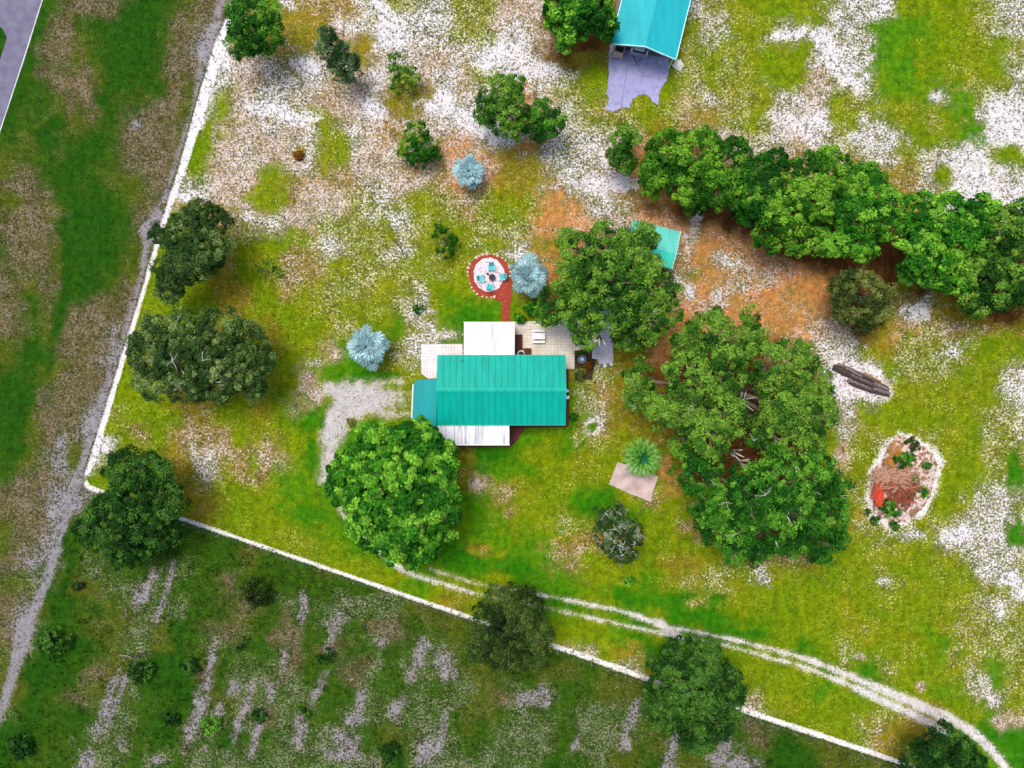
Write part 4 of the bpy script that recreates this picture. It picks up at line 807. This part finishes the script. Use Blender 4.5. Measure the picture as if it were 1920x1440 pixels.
bw = MB(); c_ = (u0+u1)/2+dv*(Lb-.4); bw.obox((c_.x, c_.y, 1.45), du*(wd_/2-.3), dv*.04, (0, 0, 1.45)); bw.build('back_wall', TURQ, cp)
sw = MB()
for sd_ in (.1, wd_-.1):
    c_ = u0+du*sd_+dv*(Lb/2+2.2); MB().obox((c_.x, c_.y, 1.4), dv*(Lb/2-2.6), du*.025, (0, 0, 1.4)).build('side_wall', TURQ, cp)
def cpt(px, py, z): return Vector((*P(px, py, z), z))
# golf cart under the carport, nose towards the drive
def frame_at(px, py, z, ang):
    x, y = P(px, py, z); c, s = math.cos(ang), math.sin(ang)
    return lambda a, b2, zz: (x+a*c-b2*s, y+a*s+b2*c, zz), (Vector((c, s, 0)), Vector((-s, c, 0)), Vector((x, y, 0)))
ang = math.atan2(du.y, du.x)
F, (ua, va, oc) = frame_at(1162, 90, .8, ang)
gc = empty('golf_cart', oc, 'beige golf cart with a dark cabin parked at the left of the carport', 'golf cart')
BEI = mat('beige cart body', (206,178,158), .4, .1, 2); BLK = mat('black rubber', (24,24,26), .8, .1, 3); DK = mat('dark seat vinyl', (40,42,46), .5, .1, 3)
def ob(m_, a, b2, z, ha, hb, hz): m_.obox(oc+ua*a+va*b2+Vector((0, 0, z)), ua*ha, va*hb, (0, 0, hz)); return m_
ob(MB(), 0, .0, .56, .46, .30, .03).build('dashboard', DK, gc, bevel=.01); bd = MB(); ob(bd, 0, -.6, .62, .58, .2, .16); ob(bd, -.53, -.1, .6, .05, .34, .12); ob(bd, .53, -.1, .6, .05, .34, .12); ob(bd, 0, .55, .42, .6, .9, .12); ob(bd, 0, 1.35, .75, .56, .28, .2); bd.build('body', BEI, gc, bevel=.07)
ob(MB(), 0, -.86, .42, .66, .06, .09).build('bumper', BEI, gc, bevel=.04)
ob(MB(), 0, .65, .72, .5, .26, .09).build('seat', DK, gc, bevel=.04); ob(MB(), 0, .98, 1.02, .5, .06, .24).build('backrest', DK, gc, bevel=.03)
ob(MB(), 0, .7, 1.86, .58, .72, .03).build('roof', mat('cart canopy', (48,48,50), .5), gc, bevel=.02)
ps = MB()
for a in (-.52, .52):
    for b2, b3 in ((.04, -.3), (1.3, 1.3)): p0 = oc+ua*a+va*b3+Vector((0, 0, .6)); p1 = oc+ua*a+va*b2+Vector((0, 0, 1.84)); ps.tube([p0, p1], [.025, .025], 6)
ps.build('canopy_frame', BEI, gc)
for a in (-.52, .52):
    for b2 in (-.55, 1.2): c_ = oc+ua*a+va*b2; MB().tube([c_-ua*.09+Vector((0, 0, .23)), c_+ua*.09+Vector((0, 0, .23))], [.23, .23], 14).build('wheel', BLK, gc)
st_ = MB(); c_ = oc+ua*-.25+va*-.1; st_.tube([c_+Vector((0, 0, .6)), c_+va*.25+Vector((0, 0, 1.05))], [.03, .03], 6)
for k in range(12):
    t0, t1 = k*.5236, (k+1)*.5236; q = c_+va*.25+Vector((0, 0, 1.06)); st_.tube([q+ua*math.cos(t0)*.17+va*math.sin(t0)*.14, q+ua*math.cos(t1)*.17+va*math.sin(t1)*.14], [.018, .018], 5, False)
st_.build('steering_wheel', BLK, gc)
# box trailer with a tongue jack
F, (ua, va, oc) = frame_at(1199, 95, .9, ang)
tl = empty('trailer', oc, 'small grey trailer with a white lid and a tongue jack in the carport mouth', 'trailer')
GRY = mat('grey blue panel', (150,152,178), .5, .08, 2); WHT = mat('white lid', (240,240,248), .4, .03, 2)
b_ = MB(); ob(b_, 0, -.45, .85, 1.0, .05, .38); ob(b_, 0, 2.3, .85, 1.0, .05, .38); ob(b_, -.98, .92, .85, .04, 1.32, .38); ob(b_, .98, .92, .85, .04, 1.32, .38); ob(b_, 0, .92, .5, .94, 1.32, .04); b_.build('box', GRY, tl, bevel=.015)
ob(MB(), -.05, .05, 1.2, .62, .22, .12).build('lid', WHT, tl, bevel=.05)
ob(MB(), 0, 1.35, 1.1, .9, .9, .14).build('cover', mat('dark tarpaulin', (54,54,66), .7, .2, 3), tl, bevel=.06)
for a in (-.86, .86): ob(MB(), a, -.2, 1.24, .1, .26, .04).build('fender', WHT, tl, bevel=.02)
t_ = MB(); t_.tube([oc+ua*-.6+va*-.45+Vector((0, 0, .45)), oc+va*-1.15+Vector((0, 0, .45))], [.04, .04], 6); t_.tube([oc+ua*.6+va*-.45+Vector((0, 0, .45)), oc+va*-1.15+Vector((0, 0, .45))], [.04, .04], 6); t_.build('tongue', BLK, tl)
j_ = MB(); q = oc+va*-1.12+ua*.05; j_.tube([q, q+Vector((0, 0, .8))], [.05, .05], 8); j_.disc(q.x, q.y, .8, .86, .09, .07, 10); j_.build('jack', mat('galvanised jack', (190,190,200), .4, metal=.5), tl)
for a in (-1.0, 1.0): c_ = oc+ua*a+va*1.1; MB().tube([c_-ua*.1+Vector((0, 0, .33)), c_+ua*.1+Vector((0, 0, .33))], [.33, .33], 16).build('wheel', BLK, tl)
# broom
x, y = P(1237, 117); br = empty('broom', (x, y, 0), 'yellow handled broom with a white head lying on the slab', 'broom')
x2, y2 = P(1241, 100, .6); MB().tube([(x, y, .08), (x2, y2, .5)], [.02, .02], 6).build('handle', mat('yellow handle', (190,160,80)), br)
MB().box(x-.2, x+.2, y-.06, y+.06, .03, .12, rot=-.3).build('head', mat('white bristles', (244,240,240), .9), br, bevel=.02)
def rock(name, px, py, r, label, cat, mt, seed=0, flat=.6, group=None):
    me_ = bpy.data.meshes.new(name); bm = bmesh.new(); bmesh.ops.create_icosphere(bm, subdivisions=3, radius=r); rr = random.Random(seed); x, y = P(px, py)
    for v in bm.verts:
        n = .75+.5*vnoise(np.array([v.co.x*3/r+9]), np.array([v.co.y*3/r+v.co.z*2/r+9]), seed)[0]+rr.uniform(-.04, .04); v.co *= n; v.co.z *= flat
    bm.to_mesh(me_); bm.free(); me_.materials.append(mt); o = bpy.data.objects.new(name, me_); COL.objects.link(o); o.location = (x, y, r*flat*.35); return tag(o, label, cat, group)
LIME = mat('pale limestone', (242,238,222), .9, .15, 4, .05)
rock('boulder', 1271, 123, .62, 'pale rough boulder at the right corner of the carport slab', 'boulder', LIME, 3)

# --- shed under the oak
A_, B_, C_c = (Vector((*P(1186, 412, 2.4), 2.4)), Vector((*P(1275, 434, 2.4), 2.4)), Vector((*P(1259, 504, 2.4), 2.4))); dsh = C_c-B_; D_ = A_+dsh
sh = empty('shed', ((A_.x+C_c.x)/2, (A_.y+C_c.y)/2, 0), 'small shed with a green ribbed roof half hidden by the live oak', 'shed')
r0 = A_+dsh*.62+Vector((0, 0, .45)); r1 = B_+dsh*.62+Vector((0, 0, .45)); SHM = metal('sea green steel north slope lighting', (98,198,182), .42); SHM2 = metal('sea green steel south slope lighting', (66,206,186), .4)
ribbed_roof('roof', A_, B_, r0, r1, SHM, sh, pitch=.28, rib=.03, rw=.025); ribbed_roof('roof', D_, C_c, r0, r1, SHM2, sh, pitch=.28, rib=.03, rw=.025)  # one roof steel; the slopes' difference in light is put into their colours
n1 = (B_-A_).normalized(); n2 = dsh.normalized(); ww = MB()
q = [A_+n1*.25+n2*.25, B_-n1*.25+n2*.25, C_c-n1*.25-n2*.25, D_+n1*.25-n2*.25]; ww.slab([(v.x, v.y) for v in q], 0, 2.32); ww.build('wall', mat('tan shed wall', (190,170,140), .8, .1, 2), sh)
tm = MB(); tm.obox((B_+r1)/2+n1*.06, (r1-B_)/2, n1*.04, (0, 0, .06)); tm.obox((C_c+r1)/2+n1*.06, (r1-C_c)/2, n1*.04, (0, 0, .06)); tm.build('trim', mat('pale shed trim', (200,230,215)), sh)
dc = (D_+C_c)/2; MB().obox((dc.x-n2.x*.22, dc.y-n2.y*.22, 1.0), n1*.5, n2*.03, (0, 0, 1.0)).build('door', DOORM, sh)

# ------------------------------------------------------------------ fence along the property line
FW = mat('weathered fence post', (150,142,128), .9, .2, 5); WIRE = mat('fence wire', (130,132,130), .5, .05, 2, metal=.6)
def fence(pts, label, off=-3, n=26):
    c0 = P(*pts[0]); fe = empty('wire_fence', (c0[0], c0[1], 0), label, 'fence', 'wire fences on the property line')
    V3 = [Vector((*P(*p), 0)) for p in pts]; tot = sum((V3[i+1]-V3[i]).length for i in range(len(V3)-1)); pos = []
    for k in range(n):
        d = tot*k/(n-1)
        for i in range(len(V3)-1):
            l = (V3[i+1]-V3[i]).length
            if d <= l+1e-6: pos.append(V3[i].lerp(V3[i+1], d/l)); break
            d -= l
    for p in pos: MB().tube([p, p+Vector((0, 0, 1.15))], [.06, .05], 6).build('post', FW, fe)
    wr = MB()
    for z in (.35, .7, 1.05):
        for a, b2 in zip(pos[:-1], pos[1:]): wr.tube([a+Vector((0, 0, z)), b2+Vector((0, 0, z))], [.006, .006], 3, False)
    wr.build('wire', WIRE, fe)
fence([(455,-60),(433,0),(318,360),(208,720),(154,895)], 'wire fence with wooden posts down the left side of the yard', n=24)
fence([(160,917),(480,1025),(655,1085),(960,1190),(1440,1355),(1740,1455)], 'wire fence with wooden posts along the lower side of the yard', n=26)

# ------------------------------------------------------------------ yard things
CH = mat('turquoise plastic', (52,196,196), .45, .06, 3); PITM = mat('sooty steel', (26,22,22), .7, .2, 5)
def chair_parts(root, rz):
    m3 = Matrix.Rotation(rz, 3, 'Z'); o = root.location
    def part(name, boxes, bev=.01):
        m_ = MB()
        for (c, h_, tilt) in boxes:
            rt = Matrix.Rotation(tilt, 3, 'X'); m_.obox(o+m3 @ Vector(c), m3 @ rt @ Vector((h_[0], 0, 0)), m3 @ rt @ Vector((0, h_[1], 0)), m3 @ rt @ Vector((0, 0, h_[2])))
        return m_.build(name, CH, root, bevel=bev)
    part('seat', [((0, -.24+.115*i, .30+(.024*(2-i))), (.26, .05, .012), -.2) for i in range(5)])
    part('backrest', [((-.22+.11*i, .38+.02*0, .62+(.05 if 0 < i < 4 else 0)), (.05, .012, .34+(.04 if 0 < i < 4 else 0)), -.38) for i in range(5)])
    for s in (-1, 1):
        part('armrest', [((s*.34, 0, .56), (.065, .36, .014), 0)])
        part('leg', [((s*.31, -.28, .28), (.02, .05, .275), 0)]); part('leg', [((s*.29, .3, .26), (.02, .05, .27), .35)])
ctr = P(923, 521)
for (px_, py_, lb) in ((922,503,'turquoise slatted garden chair at the top of the fire pit circle'),(903,523,'turquoise slatted garden chair left of the fire pit'),(942,520,'turquoise slatted garden chair right of the fire pit, next to the silver palm'),(919,538,'turquoise slatted garden chair at the bottom of the fire pit circle')):
    x, y = P(px_, py_); rz = math.atan2(ctr[1]-y, ctr[0]-x)+math.pi/2
    chair_parts(empty('garden_chair', (x, y, .036), lb, 'garden chair', 'turquoise chairs round the fire pit'), rz)
fp = empty('fire_pit', (*ctr, 0), 'round black steel fire pit in the middle of the four chairs', 'fire pit')
b_ = MB(); b_.disc(*ctr, .25, .42, .2, .36, 20); b_.build('bowl', PITM, fp, True); MB().disc(*ctr, .421, .44, .37, .37, 20).build('lid', PITM, fp)
for k in range(3):
    a = k*2.094; MB().tube([(ctr[0]+.3*math.cos(a), ctr[1]+.3*math.sin(a), .036), (ctr[0]+.2*math.cos(a), ctr[1]+.2*math.sin(a), .3)], [.02, .02], 5).build('leg', PITM, fp)
x, y = P(914.5, 514); tag(MB().disc(x, y, .04, .32, .1, .13, 12).build('bucket', PITM), 'small black bucket beside the fire pit', 'bucket')
rr_ = random.Random(4); ES = mat('pale edging stone', (226,190,166), .9, .2, 5); st0 = None
for k in range(34):
    if k % 5 == 3: continue
    t = k*6.2832/34+rr_.uniform(-.04, .04)
    if -1.25 < (t if t < 3.14 else t-6.28) < -.35: continue
    px_, py_ = 917+39.5*math.cos(t)*(1+.05*math.sin(3*t)), 517-42.5*math.sin(t)*(1+.04*math.cos(2*t))
    if st0 is None: o = st0 = rock('edging_stone', px_, py_, .17, 'small pale edging stone, one of the ring round the brick circle', 'stone', ES, 5, group='edging stones round the brick circle')
    else: o = st0.copy(); COL.objects.link(o)
    o.location = (*P(px_, py_), .06); o.rotation_euler.z = rr_.uniform(0, 6); o.scale = [rr_.uniform(.5, 1.15)]*3
# picnic table
x, y = P(1009.5, 631); pt = empty('picnic_table', (x, y, .06), 'white picnic table with two benches on the north patio', 'picnic table'); WP = mat('white painted planks', (248,246,246), .5, .04, 4)
t_ = MB()
for i in range(5): t_.box(x-.72, x+.72, y-.34+.137*i, y-.34+.137*i+.128, .76, .80)
t_.build('table_top', WP, pt)
for s in (-1, 1):
    m_ = MB(); yy = y+s*.62
    for i in range(2): m_.box(x-.72, x+.72, yy-.12+.12*i, yy-.12+.12*i+.112, .46, .50)
    m_.build('bench', WP, pt)
for sx in (-.5, .5):
    m_ = MB(); m_.tube([(x+sx, y-.55, .06), (x+sx, y-.1, .75)], [.035, .035], 5); m_.tube([(x+sx, y+.55, .06), (x+sx, y+.1, .75)], [.035, .035], 5); m_.box(x+sx-.03, x+sx+.03, y-.72, y+.72, .40, .455); m_.build('leg_frame', WP, pt)
x, y = P(977, 664); po = empty('plant_pot', (x, y, 0), 'round white rimmed pot against the north wall', 'plant pot'); MB().disc(x, y, .03, .5, .3, .42, 20).build('pot', mat('white pot', (236,232,228), .5), po); MB().disc(x, y, .502, .52, .3, .3, 16).build('soil', DMULCH, po)
x, y = P(989, 660); cr_ = empty('planter_box', (x, y, 0), 'red brown wooden planter box beside the round pot', 'planter'); RW = mat('red brown wood', (134,52,34), .8, .2, 4)
m_ = MB(); m_.box(x-.4, x+.4, y-.4, y-.34, .03, .5); m_.box(x-.4, x+.4, y+.34, y+.4, .03, .5); m_.box(x-.4, x-.34, y-.34, y+.34, .03, .5); m_.box(x+.34, x+.4, y-.34, y+.34, .03, .5); m_.build('side_boards', RW, cr_); MB().box(x-.34, x+.34, y-.34, y+.34, .03, .4).build('soil', MULCH, cr_)
x, y = P(1090, 674); bb = empty('birdbath', (x, y, 0), 'dark blue birdbath with a pale bowl in the planting bed', 'birdbath'); BLU = mat('dark blue glaze', (30,60,84), .3, .1, 3)
MB().tube([(x, y, .03), (x, y, .4), (x, y, .7)], [.2, .1, .14], 12).build('pedestal', BLU, bb); MB().disc(x, y, .7, .82, .25, .5, 24).build('bowl', BLU, bb); MB().disc(x, y, .822, .84, .2, .2, 20).build('water', mat('pale water', (150,190,225), .1), bb)
x, y = P(1094, 681); tag(rock('stone', 1094, 681, .13, 'small white stone at the foot of the birdbath', 'stone', LIME, 4))
# small items on the patio edge
for i, (px_, py_) in enumerate([(1128,685),(1134,686),(1140,684),(1146,683)]): rock('stone', px_, py_, .2, ['leftmost dark grey','second from left, pale','third from left, dark grey','rightmost pale'][i]+' rock of the four edging the bottom of the grey patio', 'rock', LIME if i % 2 else mat('grey rock', (120,118,122), .9, .2, 4), 10+i, group='rocks edging the grey patio')

# --- wood pile
pad('sand_patch', [(1556,678),(1590,672),(1625,688),(1650,706),(1672,724),(1674,742),(1655,750),(1620,745),(1585,738),(1570,718),(1556,700)], (246,238,238), veg=(176,150,130), soft=.5, rag=.6, fill=.82, z=.0062, seed=31)
OLD = mat('weathered dark wood', (92,74,66), .9, .4, 6, .02, c2=(40,30,28)); OLD2 = mat('grey weathered wood', (150,134,128), .9, .3, 6, .02, c2=(84,70,66))
def log(a, b2, r, mt, label, z=None, sq=False):
    z = r if z is None else z; a3, b3 = Vector((*P(*a), z)), Vector((*P(*b2), z)); root = (a3+b3)/2; m_ = MB()
    r *= 1.25; m_.tube([a3, a3.lerp(b3, .33)+Vector((0, 0, .02)), a3.lerp(b3, .7), b3], [r*1.05, r, r*.95, r*.85], 5 if sq else 9)
    o = m_.build('log', mt); return tag(o, label, 'log', 'old timber in the wood pile')
log((1561,688),(1592,703), .26, OLD, 'thick charred log at the upper left end of the wood pile')
log((1570,683),(1600,694), .14, OLD2, 'grey log lying beside the thick charred one')
log((1578,700),(1606,711), .16, OLD, 'short dark log bridging the pile')
log((1583,690),(1612,706), .13, OLD2, 'pale grey branch across the upper pile', z=.4)
for k in range(6):
    o_ = (k*-2.2+(3 if k % 2 else -3), k*4.6); log((1600+o_[0], 694+o_[1]), (1642+o_[0]*.7, 713+o_[1]*.95), .16, OLD if k % 2 else OLD2, ['first','second','third','fourth','fifth','sixth'][k]+' pole from the top of the middle bundle in the wood pile', z=.12+(.14 if k in (1, 3) else 0), sq=True)
log((1596,721),(1626,733), .1, OLD, 'short dark stick at the lower edge of the wood pile')
for k in range(5):
    log((1632-k*.6+(4 if k % 2 else 0), 714+k*4.8), (1662+k*.9, 727+k*3.6), .18-.01*k, OLD if k in (0, 2, 4) else OLD2, ['first','second','third','fourth','fifth'][k]+' chunky log from the top of the right heap in the wood pile', z=.18+(.2 if k % 2 else 0))
log((1618,700),(1650,716), .12, mat('tan log', (150,112,70), .9, .2, 5), 'tan brown log on the top side of the wood pile', z=.14)
# --- sandy mound and brush pile
pad('sand_patch', [(1685,808),(1722,818),(1755,844),(1772,868),(1762,895),(1760,925),(1738,960),(1700,990),(1672,996),(1628,972),(1624,945),(1626,905),(1628,880),(1642,858),(1664,824)], (250,244,244), soft=.5, rag=.5, fill=.95, z=.006, seed=21)
def mound():
    cx_, cy_ = P(1697, 905); poly = [(1685,812),(1705,813),(1722,822),(1738,832),(1752,848),(1766,866),(1762,880),(1756,890),(1756,915),(1750,935),(1735,955),(1718,970),(1700,985),(1685,993),(1668,988),(1648,975),(1632,965),(1628,945),(1630,905),(1632,880),(1645,862),(1655,845),(1668,826)]
    pp = [P(*q) for q in poly]; pp = [(cx_+(x-cx_)*.93*(1+.05*math.sin(i*2.1)), cy_+(y-cy_)*.93*(1+.05*math.cos(i*1.7))) for i, (x, y) in enumerate(pp)]; n = len(pp); RN = 9
    vs = []; 
    for r_ in range(RN):
        f = r_/(RN-1)
        for (x, y) in pp:
            xx, yy = cx_+(x-cx_)*f, cy_+(y-cy_)*f; nz = fbm(np.array([xx*1.1+80]), np.array([yy*1.1+80]), 44, 3)[0]
            vs.append((xx, yy, -.02+(1-f**3)*(.15+.75*nz)))
    fs = [(r_*n+i, (r_+1)*n+i, (r_+1)*n+(i+1) % n, r_*n+(i+1) % n) for r_ in range(RN-1) for i in range(n)]
    m_ = MB(); m_.add(vs, fs); o = m_.build('sand_mound', sand_mat('mound sand', (236,222,218), (190,156,134), (140,108,78), .5, 2.4), None, True); return tag(o, kind='structure')
mound()
bx_, by_ = P(1672, 908); bp_ = empty('brush_pile', (bx_, by_, 0), 'heap of tan sticks and cut branches with fiery orange clippings on the sandy mound', 'brush pile')
def sticks(name, ellipses, mt, n, lmin, lmax, seed, r=.03, curve=True):
    rr = random.Random(seed); m_ = MB()
    for i in range(n):
        ex, ey, rx, ry, base_a = ellipses[rr.randrange(len(ellipses))]; t = rr.uniform(0, 6.28); q = math.sqrt(rr.random())
        px_, py_ = ex+rx*q*math.cos(t), ey+ry*q*math.sin(t); x, y = P(px_, py_); a = base_a+rr.gauss(0, .5); l_ = rr.uniform(lmin, lmax); z = .55+.35*(1-q)+rr.uniform(-.1, .25); bend = rr.uniform(-.5, .5)
        d = Vector((math.cos(a), math.sin(a), rr.uniform(-.25, .25))); n_ = Vector((-d.y, d.x, 0)); c = Vector((x, y, z))
        m_.tube([c-d*l_/2, c+n_*bend*l_*.3, c+d*l_/2], [r*rr.uniform(.7, 1.3), r, r*.5], 4)
    return tag(m_.build(name, mt, bp_), kind='stuff')
sticks('tan_sticks', [(1650,892,18,18,1.0),(1684,886,26,18,.1),(1692,905,24,16,-.4),(1668,898,32,18,.4)], mat('tan sticks', (222,178,148), .9, .5, 9, c2=(150,104,78)), 330, .6, 1.8, 1, .05)
sticks('brown_sticks', [(1676,918,20,22,1.2),(1692,925,16,24,1.3),(1702,905,16,16,0),(1660,905,20,12,.6)], mat('brown sticks', (176,90,52), .9, .3, 9, c2=(110,44,28)), 330, .5, 1.4, 2, .045)
sticks('amber_leaves', [(1672,845,12,16,1.2),(1662,865,8,10,1)], mat('amber dead leaves', (188,130,54), .9, .3, 5), 160, .2, .6, 4, .05)
sticks('orange_clippings', [(1640,922,9,20,1.3),(1644,935,7,12,1.3)], mat('fiery orange clippings', (240,100,60), .8, .25, 9, c2=(190,50,26)), 240, .3, .9, 3, .05)
# --- fallen wood
for (a, b2, r_, lb, mt) in (((738,450),(757,477),.07,'thin dark fallen branch on sandy grass in the middle of the yard',OLD),((533,225),(545,238),.05,'short thin stick on the white sand in the upper left',OLD),
    ((225,1228),(250,1232),.11,'pale curled piece of fallen wood in the lower field',OLD2),((256,1232),(288,1218),.08,'brown broken branch crossing the pale fallen wood',OLD),((262,1247),(280,1256),.09,'short pale stick beside the big leaved bush',OLD2),((272,1180),(284,1205),.05,'thin forked twig above the fallen wood',OLD2)):
    a3, b3 = Vector((*P(*a), r_)), Vector((*P(*b2), r_+.1)); m_ = MB(); md = a3.lerp(b3, .5)+Vector((.12, .1, .06)); m_.tube([a3, md, b3], [r_, r_*.85, r_*.5], 7); m_.tube([md, md+Vector((.5, .35, .15))], [r_*.5, r_*.2], 5)
    tag(m_.build('fallen_branch', mt), lb, 'branch')
x, y = P(1053, 997); tag(MB().tube([(x-.25, y, .1), (x+.25, y+.1, .1)], [.12, .1], 8).build('watering_can', mat('pale teal plastic', (120,170,150))), 'small pale teal object lying on the lower lawn', 'lawn object')
